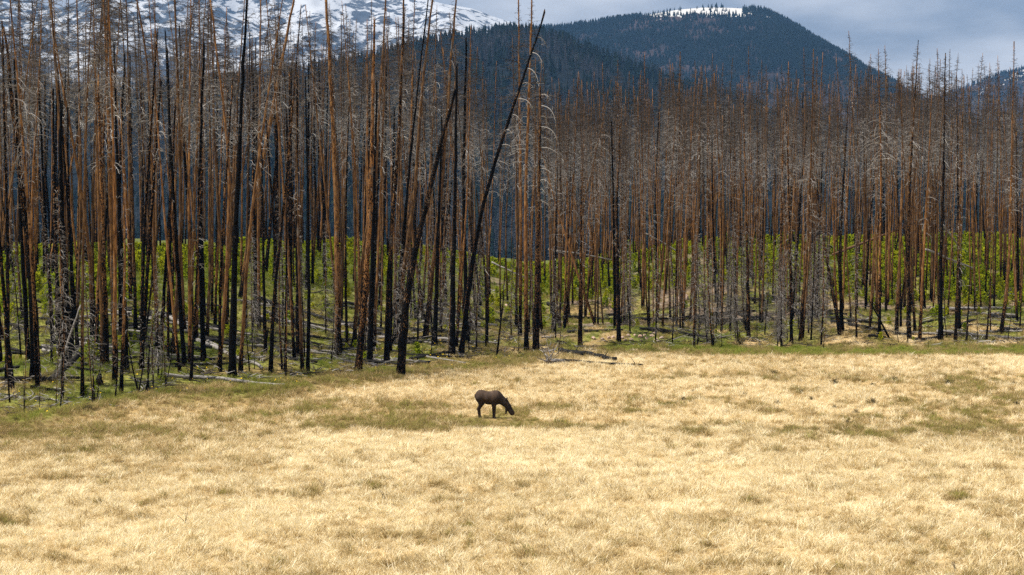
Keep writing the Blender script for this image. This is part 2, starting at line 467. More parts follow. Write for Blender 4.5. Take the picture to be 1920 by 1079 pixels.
hill('snow_mountain', [(-2600, 60), (-1500, 20), (-900, 30), (-400, -40), (-150, 5), (0, -8), (60, 5), (110, 22), (150, 14), (200, -14), (300, -60), (420, -85), (520, -60), (600, -45), (700, -18), (800, 4), (880, 20), (940, 40), (1000, 58), (1100, 95), (1300, 170), (1600, 260)],
     9000, 4200, 3000, -30, 4, 120, 260, 620, 51, sm, snow_far, 1.0, 'snow streaked rocky mountain range behind the left trees')
# forested hill with the snowy summit
hm, t = mat('forest_hill_soil')
v = mapping(t, (1, 1, 1))
n1 = noise(t, 0.03, 6, v, 0.65); n2 = noise(t, 0.006, 4, v)
sn = attr(t, 'snow').outputs['Fac']
c = ramp(t, n2, [(0.35, (0.010, 0.011, 0.011)), (0.5, (0.026, 0.020, 0.020)), (0.66, (0.050, 0.035, 0.033))])  # soil kept dark too, standing in for cloud shade on the hill
k = math_(t, 'ADD', sn, math_(t, 'MULTIPLY', math_(t, 'SUBTRACT', n1, 0.5), 2.0))
c = mixc(t, mrange(t, k, 0.52, 0.58), c, (0.50, 0.50, 0.50))
bsdf(t, c, 0.9, spec=0.05)
def snow_hill(PX, PY, tt, X, Y, Z):
    crest = np.interp(PX, [1180, 1240, 1300, 1400, 1460, 1520], [32, 22, 16, 16, 31, 69])
    low = np.interp(PX, [1200, 1215, 1260, 1330, 1400, 1460, 1500], [0.5, 3, 7, 12, 9, 5, 2])
    low = low * (.35 + 1.25 * smooth(.25, .75, fbm(X / 38, Y / 120, 3, 19)))
    a = smooth(low + 2.5, low - 1.5, PY - crest) * smooth(1200, 1235, PX) * smooth(1510, 1440, PX)
    st = 0.30 * smooth(1150, 1230, PX) * smooth(1480, 1400, PX) * smooth(95, 30, PY) * (fbm(X / 30, Y / 60, 3, 8) > 0.56)
    return np.clip(a + st, 0, 1)
FAR = hill('forest_hill', [(500, 330), (760, 150), (880, 90), (960, 62), (1010, 56), (1080, 50), (1200, 33), (1270, 21), (1340, 16), (1420, 18), (1450, 29), (1500, 57), (1556, 94), (1604, 130), (1652, 168), (1715, 200), (1850, 250), (2100, 340)],
           4500, 2300, 900, -40, 4, 110, 60, 330, 61, hm, snow_hill, 1.05, 'dark forested hill with a small snowfield on its rounded summit')
RIGHT = hill('forest_hill', [(1500, 300), (1650, 225), (1720, 195), (1790, 174), (1860, 146), (1920, 130), (2050, 90), (2300, 60), (2700, 110), (3300, 60), (4200, 120)],
             6000, 2600, 1200, -40, 5, 80, 60, 300, 71, hm, lambda PX, PY, tt, X, Y, Z: 0.42 * smooth(1800, 1830, PX) * smooth(40, 8, PY - np.interp(PX, [1790, 1860, 1920, 2050], [174, 146, 130, 90])) * (0.6 + 0.6 * (fbm(X / 90, Y / 90, 3, 15) > 0.5)), 1.05, 'distant blue wooded ridge with snow patches at the right edge')
rm, t = mat('ridge_soil')
n1 = noise(t, 0.05, 6, mapping(t, (1, 1, 1)), 0.65)
bsdf(t, ramp(t, n1, [(0.35, (0.006, 0.009, 0.011)), (0.6, (0.014, 0.018, 0.020)), (0.75, (0.030, 0.032, 0.034))]), 0.95, spec=0.0)
NEAR = hill('forest_ridge', [(-2600, 200), (-1500, 120), (-700, 190), (-300, 170), (0, 175), (150, 160), (300, 172), (450, 156), (600, 134), (700, 114), (800, 90), (880, 72), (960, 66), (1020, 74), (1100, 96), (1200, 132), (1330, 178), (1500, 240), (1700, 290), (2000, 330), (2600, 345), (4000, 330)],
            2300, 1250, 700, -40, 6, 90, 40, 190, 81, rm, None, 1.1, 'nearer dark wooded ridge sloping down to the right')

# ------------------------------------------------------------------ geometry-node scatter (only for uncountable stuff)
def scatter(name, P, rot, scl, pick, tint, coll, label):
    P = np.asarray(P, np.float32)
    me = bpy.data.meshes.new(name)
    me.vertices.add(len(P)); me.vertices.foreach_set('co', P.ravel())
    a = me.attributes.new('rot', 'FLOAT_VECTOR', 'POINT'); a.data.foreach_set('vector', np.asarray(rot, np.float32).ravel())
    a = me.attributes.new('scl', 'FLOAT_VECTOR', 'POINT'); a.data.foreach_set('vector', np.asarray(scl, np.float32).ravel())
    a = me.attributes.new('pick', 'INT', 'POINT'); a.data.foreach_set('value', np.asarray(pick, np.int32))
    a = me.attributes.new('tint', 'FLOAT', 'POINT'); a.data.foreach_set('value', np.asarray(tint, np.float32))
    ng = bpy.data.node_groups.new(name, 'GeometryNodeTree')
    ng.interface.new_socket('Geometry', in_out='INPUT', socket_type='NodeSocketGeometry')
    ng.interface.new_socket('Geometry', in_out='OUTPUT', socket_type='NodeSocketGeometry')
    gi = ng.nodes.new('NodeGroupInput'); go = ng.nodes.new('NodeGroupOutput')
    ci = ng.nodes.new('GeometryNodeCollectionInfo'); ci.inputs['Collection'].default_value = coll
    ci.inputs['Separate Children'].default_value = True; ci.inputs['Reset Children'].default_value = True
    ip = ng.nodes.new('GeometryNodeInstanceOnPoints'); ip.inputs['Pick Instance'].default_value = True
    def na(nm, ty):
        n = ng.nodes.new('GeometryNodeInputNamedAttribute'); n.data_type = ty; n.inputs['Name'].default_value = nm
        return [o for o in n.outputs if o.enabled and o.name == 'Attribute'][0]
    ng.links.new(gi.outputs[0], ip.inputs['Points'])
    ng.links.new(ci.outputs[0], ip.inputs['Instance'])
    ng.links.new(na('pick', 'INT'), ip.inputs['Instance Index'])
    er = ng.nodes.new('FunctionNodeEulerToRotation')
    ng.links.new(na('rot', 'FLOAT_VECTOR'), er.inputs[0]); ng.links.new(er.outputs[0], ip.inputs['Rotation'])
    ng.links.new(na('scl', 'FLOAT_VECTOR'), ip.inputs['Scale'])
    ng.links.new(ip.outputs[0], go.inputs[0])
    o = link(name, me)
    md = o.modifiers.new('scatter', 'NODES'); md.node_group = ng
    tag(o, label=label, kind='stuff')
    return o
def proto_coll(name, meshes):
    c = bpy.data.collections.new(name)
    for i, m in enumerate(meshes):
        c.objects.link(bpy.data.objects.new('%s_%02d' % (name, i), m))
    return c

# conifers on the hills
def conifer_mesh(rng, dead=False):
    V, T = [], []
    def cone(z0, z1, r, n, jag):
        b = len(V)
        V.append((0, 0, z1))
        for i in range(n):
            a = 2 * math.pi * i / n + rng.uniform(-.2, .2); rr = r * rng.uniform(1 - jag, 1 + jag)
            V.append((rr * math.cos(a), rr * math.sin(a), z0 - rng.uniform(0, .05)))
        for i in range(n): T.append((b, b + 1 + i, b + 1 + (i + 1) % n))
    if dead:
        cone(0, 1, 0.022, 4, .1)
        for z in np.linspace(.3, .92, 6): cone(z, z + .06, .075 * (1.15 - z), 5, .6)
    else:
        cone(0.0, 0.4, 0.03, 4, .1)
        for i, z in enumerate(np.linspace(.08, .78, 5)): cone(z, min(1, z + .34), .19 * (1.06 - z), 7, .35)
    return new_mesh('conifer', V, tris=T, smooth_shade=False, mats=[CONIF])
CC = proto_coll('conifer_shapes', [conifer_mesh(R) for _ in range(4)] + [conifer_mesh(R, True) for _ in range(2)])
def forest_on(H, n, pxr, tmin, hgt, dead, seed, name, label, hole=None):
    X, Y, Z, tt, pxs = H
    rg = np.random.default_rng(seed)
    i = rg.uniform(np.searchsorted(pxs, pxr[0]), min(np.searchsorted(pxs, pxr[1]), len(pxs) - 2), n)
    # uniform in true depth: v from depth fraction
    nf = int((tt <= 0).sum())
    d = -rg.uniform(0, tmin, n)
    extra = int(n * 0.05); d[:extra] = rg.uniform(0.0, 0.04, extra)
    j = np.interp(d, tt, np.arange(len(tt)))
    j = np.minimum(j, len(tt) - 2); i = np.minimum(i, len(pxs) - 2)
    i0, j0 = i.astype(int), j.astype(int); a, b = i - i0, j - j0
    def s(A): return (A[j0, i0] * (1 - a) + A[j0, i0 + 1] * a) * (1 - b) + (A[j0 + 1, i0] * (1 - a) + A[j0 + 1, i0 + 1] * a) * b
    P = np.stack([s(X), s(Y), s(Z) - 0.4], -1)
    clump = fbm(P[:, 0] / 60, P[:, 1] / 110, 3, seed)
    keep = rg.random(n) < 0.18 + 1.1 * smooth(0.36, 0.58, clump)
    if hole is not None: keep &= ~hole(P, rg)
    P = P[keep]; m = len(P); clump = clump[keep]
    isd = rg.random(m) < dead * smooth(0.3, 0.6, fbm(P[:, 0] / 150, P[:, 1] / 200, 3, seed + 4)) * 1.6
    h = hgt * rg.uniform(0.55, 1.15, m)
    sc = np.stack([h * rg.uniform(.85, 1.25, m)] * 2 + [h], -1)
    pick = np.where(isd, rg.integers(4, 6, m), rg.integers(0, 4, m))
    ti = np.where(isd, rg.uniform(.7, 1.0, m), np.clip(rg.normal(.3, .16, m), 0, .6))
    rot = np.stack([np.zeros(m), np.zeros(m), rg.uniform(0, 6.28, m)], -1)
    scatter(name, P, rot, sc, pick, ti, CC, label)
def summit_hole(P, rg):
    PX, PY = project(P[:, 0], P[:, 1], P[:, 2])
    crest = np.interp(PX, [1180, 1240, 1300, 1400, 1460, 1520], [32, 22, 16, 16, 31, 69])
    low = np.interp(PX, [1200, 1215, 1260, 1330, 1400, 1460, 1500], [0.5, 3, 7, 12, 9, 5, 2])
    onsnow = (PY - crest > -0.5) & (PY - crest < low + 2) & (PX > 1205) & (PX < 1392)
    scree = (PX > 1180) & (PX < 1430) & (PY > crest + 8) & (PY < 62)
    return (onsnow & (rg.random(len(P)) < 0.93)) | (scree & (rg.random(len(P)) < 0.55))
forest_on(FAR, 88000, (700, 1760), 0.8, 14, 0.10, 5, 'conifer_forest', 'dark conifer forest covering the far rounded hill', summit_hole)
forest_on(NEAR, 70000, (-300, 2250), 0.97, 17, 0.55, 6, 'conifer_forest', 'mixed living and dead conifers on the nearer ridge')
forest_on(RIGHT, 12000, (1550, 2300), 0.5, 17, 0.1, 8, 'conifer_forest', 'conifers on the distant ridge at the right edge')

# ------------------------------------------------------------------ burned tree builder
def smooth_path(pts, n):
    pts = np.asarray(pts, float)
    d = np.concatenate([[0], np.cumsum(np.linalg.norm(np.diff(pts, axis=0), axis=1))]); d /= d[-1]
    u = np.linspace(0, 1, n)
    P = np.stack([np.interp(u, d, pts[:, k]) for k in range(3)], -1)
    if len(pts) > 2:
        for _ in range(3):
            P[1:-1] = 0.25 * P[:-2] + 0.5 * P[1:-1] + 0.25 * P[2:]
    return P
def trunk_mesh(rng, path, r0, top=0.2, char=0.3, charh=3.0, rings=18, sides=8, rnd=None, broken=False):
    P = smooth_path(path, rings)
    L = np.linalg.norm(P[-1] - P[0]); u = np.linspace(0, 1, rings)
    wob = rng.normal(0, 1, (rings, 3)) * [1, 1, 0] * r0 * 0.07; wob[0] = 0
    P = P + wob
    r = r0 * (1 - (1 - top) * u ** 0.9) * (1 + rng.normal(0, 0.035, rings))
    h = u * L
    r = r + r0 * 0.30 * np.exp(-h / 0.3)
    P[0, 2] -= 0.25
    V, q, tr = tubes(P[None], r[None], sides, cap=True)
    nv = rings * sides
    V[:nv] += rng.normal(0, r0 * 0.05, (nv, 3)) * [1, 1, 0]
    if broken:
        V[nv - sides:nv, 2] += rng.uniform(-0.1, 0.5, sides) * min(1.0, r0 * 4)
    hv = np.repeat(h, sides)
    c = char + (max(0.8, char) - char) * np.exp(-(hv / charh) ** 1.6) + np.repeat(rng.normal(0, .05, rings), sides)
    side = np.tile(np.cos(np.arange(sides) * 2 * math.pi / sides + rng.uniform(0, 6.28)), rings)
    c = np.concatenate([c + side * 0.10, [1, char]])
    at = {'char': np.clip(c, 0, 1.2), 'rnd': np.full(len(V), rng.random() if rnd is None else rnd)}
    return V, q, tr, at, P
def limb_paths(rng, P, hs, L, az, el0, droop, K):
    """curved limbs leaving the trunk path P at fractions hs"""
    n = len(hs)
    u = np.linspace(0, 1, len(P))
    B0 = np.stack([np.interp(hs, u, P[:, k]) for k in range(3)], -1)
    out = np.zeros((n, K, 3)); out[:, 0] = B0
    seg = (L / (K - 1))[:, None]
    el = el0.copy(); a = az.copy()
    for k in range(1, K):
        d = np.stack([np.cos(el) * np.cos(a), np.cos(el) * np.sin(a), np.sin(el)], -1)
        out[:, k] = out[:, k - 1] + d * seg
        el = el - droop / (K - 1) + rng.normal(0, .10, n); a = a + rng.normal(0, .16, n)
        el = np.clip(el, -1.5, 1.2)
    return out
def crown_mesh(rng, P, h0, n, lmax, style='snag', twigs=3, thick=1.0, tone_shift=0.0):
    hs = np.sort(h0 + (0.985 - h0) * rng.random(n) ** (0.62 if style == 'snag' else 1.0))
    f = (hs - h0) / (1 - h0)
    if style == 'snag':
        L = lmax * (0.30 + 0.75 * np.sin(np.clip(f * 1.05, 0, 1) * math.pi) ** 0.8) * rng.uniform(.35, 1.2, n)
        L *= np.where(f > .75, np.clip((1.12 - f) / .37, .2, 1), 1); L = np.maximum(L, .22 * lmax * np.clip((1.05 - f) / .2, .35, 1))
        el0 = rng.normal(-0.10, .28, n) + 0.45 * f ** 2
        droop = rng.uniform(0.3, 2.0, n) * (1 - 0.75 * f)
    else:
        L = lmax * (1.05 - 0.9 * hs) * rng.uniform(.45, 1.15, n)
        el0 = rng.normal(0.05, .3, n); droop = rng.uniform(.5, 2.3, n) * (1 - .5 * f)
    az = rng.uniform(0, 6.283, n)
    K = 6
    A = limb_paths(rng, P, hs, L, az, el0, droop, K)
    r0 = (0.012 + 0.007 * np.minimum(L, 2)) * thick * rng.uniform(.7, 1.3, n)
    RR = r0[:, None] * np.linspace(1, .35, K)[None]
    V1, q1, _ = tubes(A, RR, 3)
    tone = np.clip(np.abs(rng.normal(.10, .20, n)) + (0.62 * smooth(.30, .8, f) if style == 'snag' else 0.12) + tone_shift, 0, 1)
    t1 = np.repeat(tone, K * 3)
    # side twigs
    m = n * twigs
    pi = np.repeat(np.arange(n), twigs)
    k = rng.integers(1, K - 1, m); fr = rng.random(m)[:, None]
    B0 = A[pi, k] * (1 - fr) + A[pi, k + 1] * fr
    d = A[pi, k + 1] - A[pi, k]; d /= np.linalg.norm(d, axis=1, keepdims=True) + 1e-9
    d = d + rng.normal(0, .75, (m, 3)); d[:, 2] -= 0.1; d /= np.linalg.norm(d, axis=1, keepdims=True)
    tl = (L[pi] * rng.uniform(.12, .42, m))[:, None]
    B1 = B0 + d * tl * .55
    d2 = d + rng.normal(0, .35, (m, 3)); d2[:, 2] -= .25
    B2 = B1 + d2 * tl * .45
    T = np.stack([B0, B1, B2], 1)
    V2, q2, _ = tubes(T, (0.0105 * thick * np.ones(m))[:, None] * np.array([[1, .8, .4]]), 3)
    t2 = np.repeat(np.clip(tone[pi] + rng.normal(0.03, .08, m), 0, 1), 9)
    return np.concatenate([V1, V2]), np.concatenate([q1, q2 + len(V1)]), np.concatenate([t1, t2])
def upright(rng, H, lean=0.02, bend=0.25):
    k = np.linspace(0, 1, 6)
    a = rng.uniform(0, 6.28)
    off = lean * H * k ** 1.2 + bend * np.sin(k * math.pi * rng.uniform(.8, 1.6)) * rng.normal(0, .8)
    return np.stack([off * math.cos(a), off * math.sin(a), k * H], -1)
# prototypes shared by the many look-alike trees of the stand
PROTO_R = {}
PROTO = []   # (trunk mesh, crown mesh, height, kind, raw)
def add_proto(kind, H, r0, char, charh, h0, n, lmax, style='snag', tw=3, thick=1.0, top=.16, broken=False, ts=0.0):
    path = upright(R, H, R.uniform(0, .03))
    V, q, tr, at, P = trunk_mesh(R, path, r0, top, char, charh, broken=broken)
    tm = new_mesh('trunk', V, q, tr, at, mats=[BARK])
    CV, cq, ct = crown_mesh(R, P, h0, n, lmax, style, tw, thick, ts)
    cm = new_mesh('crown', CV, cq, attrs={'tone': ct}, smooth_shade=False, mats=[TWIG])
    AV = np.concatenate([V, CV])
    aq = np.concatenate([q, cq + len(V)])
    att = {'char': np.concatenate([at['char'], np.zeros(len(CV))]), 'rnd': np.concatenate([at['rnd'], np.zeros(len(CV))]), 'tone': np.concatenate([np.zeros(len(V)), ct])}
    am = new_mesh('burned_tree', AV, aq, tr, att, mats=[BARK, TWIG], mat_q=np.concatenate([np.zeros(len(q)), np.ones(len(cq))]))
    PROTO.append(dict(trunk=tm, crown=cm, H=H, kind=kind, whole=am))
    PROTO_R[id(PROTO[-1])] = r0
for i in range(12): add_proto('rust', R.uniform(24, 27), R.uniform(.095, .155), R.uniform(-.15, .2), R.uniform(1.5, 5), R.uniform(.40, .62), int(R.integers(110, 170)), R.uniform(.9, 1.5), tw=4)
for i in range(5): add_proto('brown', R.uniform(23, 27), R.uniform(.085, .13), R.uniform(.2, .42), R.uniform(3, 7), R.uniform(.36, .55), int(R.integers(130, 200)), R.uniform(1.0, 1.6), tw=4, ts=.08)
for i in range(4): add_proto('black', R.uniform(15, 24), R.uniform(.09, .15), R.uniform(.62, .95), R.uniform(3, 7), R.uniform(.4, .6), int(R.integers(14, 40)), R.uniform(.5, 1.0), tw=1, top=.35, broken=True, ts=.15)
for i in range(4): add_proto('bushy', R.uniform(10, 15), R.uniform(.07, .11), R.uniform(.3, .6), R.uniform(2, 5), .10, int(R.integers(190, 260)), R.uniform(1.1, 1.5), 'bush', 3)
for i in range(4): add_proto('stick', R.uniform(4, 7.5), R.uniform(.035, .06), R.uniform(.1, .9), R.uniform(1, 3), .12, int(R.integers(18, 50)), R.uniform(.5, .9), 'bush', 2)
KIDX = {}
for i, p in enumerate(PROTO): KIDX.setdefault(p['kind'], []).append(i)

ZONES = [(-400, 150, 'at the far left edge of the stand', 'left edge'), (150, 300, 'between the left edge and the thickest charred trunk', 'left wood'),
         (300, 480, 'around the thickest charred trunk on the left', 'thickest trunk'), (480, 640, 'behind the low black pole lying at the wood edge', 'black pole'),
         (640, 870, 'behind the leaning black trunk above the moose', 'leaning black trunk'), (870, 1070, 'in the gap right of the long slanting snag', 'slanting snag'),
         (1070, 1270, 'in the stand behind the pale rock pile', 'rock pile'), (1270, 1440, 'on the green knoll right of the rock pile', 'knoll'),
         (1440, 1580, 'in the thicket of grey dead saplings', 'grey thicket'), (1580, 1760, 'above the densest bright green young pines', 'young pines'), (1760, 3000, 'at the right edge of the stand', 'right edge')]
def zone(px):
    for a, b, ph, g in ZONES:
        if a <= px < b: return ph, g
    return ZONES[-1][2:]
MARKS = []
def near_mark(px):
    d = [abs(px - m[0]) for m in MARKS]
    k = int(np.argmin(d)); m = MARKS[k]
    return ('left of ' if px < m[0] else 'right of ') + m[1]
MARKS += [(-20, 'the picture edge'), (46, 'the split-topped trunk'), (118, 'the stout broken trunk'), (193, 'the scarred trunk'), (230, 'the brown branchy trunk'), (289, 'the curving rust trunk'),
          (340, 'the smooth rust trunk'), (374, 'the flecked thin trunk'), (443, 'the thickest charred trunk'), (484, 'the pale leaning trunk'), (528, 'the four pole-side trunks'),
          (579, 'the black stem'), (630, 'the broad orange trunk'), (693, 'the snapped knobbly trunk'), (740, 'the tangle-hung trunk'), (798, 'the heavy leaning black trunk'), (853, 'the straight black pole'),
          (900, 'the slanting hooked snag'), (975, 'the tall branchy gap tree'), (1008, 'the broken-topped trunk'), (1070, 'the shaggy leaning snag'), (1090, 'the mossy-footed pole'), (1158, 'the rock-pile pole'),
          (1216, 'the rocks of the pile'), (1270, 'the rock-pile shaggy snag'), (1340, 'the knoll boulder'), (1400, 'the first thicket trunk'), (1465, 'the middle thicket trunk'), (1515, 'the tall shaggy spruce snag'),
          (1575, 'the crossing thicket trunks'), (1650, 'the propped trunk'), (1690, 'the black-footed trunk'), (1702, 'the glossy black pole'), (1737, 'the slim hooked trunk'), (1766, 'the straight black trunk'), (1799, 'the white-hooked trunk'),
          (1835, 'the two thin grass stems'), (1893, 'the peeling orange trunk'), (1935, 'the picture edge')]
def put_tree(name, p, loc, rz, lean, scale, label, cat, group):
    e = bpy.data.objects.new(name, None); e.empty_display_size = .3
    COL.objects.link(e)
    e.location = tuple(map(float, loc)); e.rotation_euler = (lean[0], lean[1], rz); e.scale = (scale,) * 3
    tag(e, label, cat, group)
    for part, me in (('trunk', p['trunk']), ('crown', p['crown'])):
        o = bpy.data.objects.new(part, me); COL.objects.link(o); o.parent = e
        if part == 'crown': o['kind'] = 'stuff'
    return e
def leaf_obj(name, V, q, tr, at, m, parent, kind=None, sm_=True):
    o = link(name, new_mesh(name, V, q, tr, at, smooth_shade=sm_, mats=[m]), parent)
    if kind: o['kind'] = kind
    return o

# ---- trees traced one by one: base first, then points up the trunk (photo positions give direction; depth comes from the ground hit)
HERO = [
 # label, points, width px, kind, crown(h0,n,lmax), extra
 ('thickest charred black trunk in front on the left, standing right of a long grey log', [(435,708),(440,500),(446,330),(456,130),(464,-25)], 17, 'black', (.35,30,.8), ''),
 ('heavy black trunk tilting right with a forked base, nearest the meadow', [(751,705),(762,560),(778,470),(797,400),(824,280),(852,176)], 21, 'black', (.5,14,.6), ''),
 ('straight black pole with a pointed top beside the slanting snag', [(848,668),(850,500),(853,400),(857,127)], 14, 'black', (.5,10,.5), ''),
 ('long slanting charred snag with white hooked branches near its top', [(864,668),(884,500),(905,385),(940,265),(975,165),(1006,70),(1022,25)], 13, 'black', (.8,24,.7), 'hooks'),
 ('black trunk with a snapped knobbly top left of the leaning trunk', [(671,700),(684,560),(692,440),(697,300),(699,150),(702,38)], 17, 'speck', (.4,16,.6), ''),
 ('wide black trunk bending left with a split top at the left edge', [(66,715),(66,600),(50,430),(32,280),(16,120),(8,50)], 24, 'sooty', (.3,80,1.1), ''),
 ('stout black trunk second from the left edge, broken off half way', [(126,688),(122,560),(116,400),(113,260),(116,194)], 21, 'black', (.5,10,.6), ''),
 ('black trunk with an orange scarred foot and a bleached root', [(199,690),(197,560),(193,420),(188,260),(185,146)], 15, 'speck', (.5,16,.6), ''),
 ('black pole with a tall bare spike right of the scarred trunk', [(238,702),(232,560),(223,400),(217,250),(213,88)], 13, 'black', (.4,16,.6), ''),
 ('brown branchy trunk standing out in the grass in front of the black pole', [(227,737),(231,600),(233,480),(228,330),(222,180)], 9, 'rust', (.22,110,1.1), ''),
 ('slim black trunk with a pointed top left of the thickest trunk', [(346,688),(338,560),(330,420),(321,260),(317,97)], 11, 'black', (.4,14,.5), ''),
 ('dull brown crooked trunk touching the left side of the thickest trunk', [(411,692),(424,540),(431,340),(424,230),(409,120),(394,-5)], 10, 'rust', (.45,80,1.2), ''),
 ('thin orange-flecked trunk growing beside the long grey log', [(358,715),(366,560),(372,420),(380,240)], 7, 'speck', (.25,60,.9), ''),
 ('smooth rust-brown trunk reaching straight out of the picture over the snowfield', [(324,665),(333,540),(341,400),(335,185),(328,-20)], 11, 'rust', (.6,50,1.0), ''),
 ('rust trunk curving left at the top, standing over a bleached bent branch', [(296,660),(292,530),(289,400),(284,160),(272,60),(258,-20)], 10, 'rust', (.4,90,1.3), ''),
 ('rust trunk swept far to the left in its upper half', [(174,632),(170,480),(158,380),(138,255),(112,110),(94,-15)], 10, 'rust', (.5,70,1.3), ''),
 ('tall grey-brown trunk behind the scarred trunk, top out of the picture', [(214,655),(211,520),(207,400),(200,160),(192,-20)], 12, 'rust', (.5,80,1.3), ''),
 ('dark trunk leaning right, first of the four at the black pole', [(507,700),(514,560),(527,440),(541,300),(553,165),(566,10)], 10, 'speck', (.5,60,1.2), ''),
 ('thin dark stem, second of the four at the black pole', [(535,701),(537,560),(539,340)], 7, 'black', (.4,24,.6), ''),
 ('smooth brown trunk, third of the four at the black pole', [(567,697),(562,560),(559,400),(555,190)], 9, 'rust', (.5,60,1.0), ''),
 ('black stem with a burned foot, last of the four at the black pole', [(577,698),(580,560),(579,400),(575,147)], 9, 'black', (.4,20,.6), ''),
 ('broad orange-barked trunk flecked with char, tallest in the middle of the left wood', [(634,668),(633,540),(630,400),(621,200),(608,-20)], 16, 'orange', (.55,70,1.2), ''),
 ('slender black stem between the orange trunk and the snapped trunk', [(651,655),(648,540),(649,400),(655,200)], 7, 'black', (.4,26,.7), ''),
 ('brown trunk leaning right out of the picture behind the snapped trunk', [(661,655),(680,480),(704,330),(716,120),(724,-20)], 10, 'rust', (.5,80,1.3), ''),
 ('dark twin trunk close behind the snapped trunk, shorter than it', [(693,680),(697,540),(700,400),(706,158)], 13, 'black', (.5,12,.5), ''),
 ('dark brown trunk with a hanging grey tangle, rising to the picture top', [(725,682),(728,540),(738,380),(748,250),(754,120),(758,-20)], 13, 'speck', (.4,110,1.4), ''),
 ('orange-flecked trunk crossing behind the leaning black trunk', [(744,640),(760,480),(776,390),(789,200),(800,90),(815,-20)], 12, 'orange', (.55,80,1.4), ''),
 ('thin black-topped trunk crossing behind the leaning black trunk', [(738,648),(756,440),(770,280),(788,110),(803,-10)], 9, 'black', (.5,40,1.1), ''),
 ('speckled brown trunk with a ragged tufted top above the straight black pole', [(797,638),(814,480),(827,370),(839,200),(851,45),(857,-20)], 13, 'orange', (.6,90,1.7), ''),
 ('black trunk half hidden left of the straight black pole', [(815,648),(819,520),(823,400),(829,240)], 12, 'black', (.5,14,.6), ''),
 ('pale brown trunk leaning strongly right, deep in the left wood', [(452,560),(474,400),(500,258),(538,60),(552,-15)], 14, 'rust', (.7,40,1.2), ''),
 ('thin straight brown trunk right of the strongly leaning pale one', [(486,620),(484,400),(488,-15)], 8, 'rust', (.45,110,1.4), ''),
 ('thick speckled trunk with a broken top and drooping white branches, beside the fallen log', [(1005,660),(1007,520),(1009,400),(1013,170)], 16, 'speck', (.45,40,1.0), 'droop'),
 ('rust-brown trunk with a burned foot left of the broken-topped one', [(987,658),(986,500),(985,380),(990,240),(998,-15)], 11, 'rust', (.4,150,2.0), ''),
 ('tall thin branchy tree rising to the picture top in the gap', [(975,632),(977,400),(974,180),(972,-10)], 9, 'rust', (.35,160,2.0), ''),
 ('black pole on the mossy edge left of the rock pile', [(1088,650),(1089,480),(1090,320)], 11, 'sooty', (.3,80,1.1), ''),
 ('black pole standing right in the pale rock pile', [(1160,643),(1158,500),(1157,380),(1164,230)], 11, 'sooty', (.35,90,1.2), ''),
 ('small leaning brown stem alone in front of the gap', [(931,672),(943,570),(949,470)], 5, 'speck', (.2,26,.7), ''),
 ('crooked stem with a dark clump at its foot, left of the gap', [(913,650),(912,540),(904,450),(893,360)], 8, 'speck', (.3,50,.9), ''),
 ('thin dark stem right of the slanting snag', [(892,626),(887,520),(884,430)], 5, 'black', (.3,20,.6), ''),
 ('black trunk right of the broken-topped speckled trunk', [(1037,624),(1041,480),(1046,300)], 8, 'sooty', (.3,90,1.2), ''),
 ('grey branchy trunk on the left of the grey thicket', [(1404,635),(1402,480),(1398,300),(1395,170)], 9, 'speck', (.2,150,1.3), ''),
 ('sooty trunk in the middle of the grey thicket, draped with grey twigs', [(1461,642),(1463,500),(1468,330),(1470,200)], 9, 'speck', (.15,170,1.5), ''),
 ('sooty trunk on the right of the grey thicket, draped with grey twigs', [(1484,646),(1482,500),(1478,330),(1474,190)], 8, 'speck', (.15,170,1.5), ''),
 ('crooked trunk with a scorched orange foot, leaning left at the thicket edge', [(1576,627),(1563,560),(1550,490),(1535,400),(1520,310)], 10, 'speck', (.25,120,1.4), ''),
 ('upright black trunk crossing the crooked one at the thicket edge', [(1579,622),(1574,500),(1578,380),(1590,180)], 10, 'sooty', (.4,120,1.3), ''),
 ('dark trunk propped by a short slanting black branch', [(1649,634),(1649,500),(1652,330),(1646,92)], 8, 'brown', (.55,150,2.2), 'prop'),
 ('brown trunk with a black foot between the propped trunk and the black pole', [(1681,623),(1686,500),(1692,340),(1690,130)], 9, 'rust', (.5,120,1.3), ''),
 ('glossy black pole in front of the densest young pines', [(1705,636),(1701,500),(1702,360),(1716,78)], 10, 'sooty', (.5,170,1.6), ''),
 ('slim rust trunk with hooked grey twigs, right of the black pole', [(1724,642),(1730,520),(1738,380),(1748,170)], 8, 'rust', (.3,120,1.2), ''),
 ('straight black trunk under the long bleached hanging pole', [(1764,638),(1763,500),(1768,350),(1772,100)], 11, 'sooty', (.5,170,1.6), ''),
 ('dark branchy trunk with white hooks at the right, in front of a black one', [(1791,642),(1796,520),(1801,380),(1808,140)], 8, 'speck', (.2,130,1.2), ''),
 ('black trunk close behind the branchy one at the right', [(1799,623),(1798,500),(1797,360),(1795,135)], 9, 'sooty', (.5,140,1.3), ''),
 ('thin bare stem leaning right in the grass at the right', [(1812,643),(1818,560),(1823,480)], 5, 'speck', (.2,30,.6), ''),
 ('thinnest stem of the right edge group, standing in the grass', [(1849,643),(1855,570),(1858,500)], 5, 'speck', (.2,26,.6), ''),
 ('scorched trunk bending right with peeling orange bark at the right edge', [(1877,627),(1887,555),(1893,470),(1896,330),(1902,78)], 9, 'orange', (.3,170,1.5), ''),
 ('tall dark spruce snag with a shaggy top under the far hill', [(1500,640),(1512,480),(1520,300),(1524,93)], 9, 'brown', (.3,240,1.7), ''),
 ('shaggy topped snag rising highest behind the rock pile', [(1268,600),(1270,400),(1273,250),(1275,98)], 8, 'brown', (.45,200,1.6), ''),
 ('shaggy leaning snag right of the slanting snag, top against the ridge', [(1062,610),(1070,420),(1078,280),(1084,135)], 8, 'brown', (.4,220,1.8), ''),
]
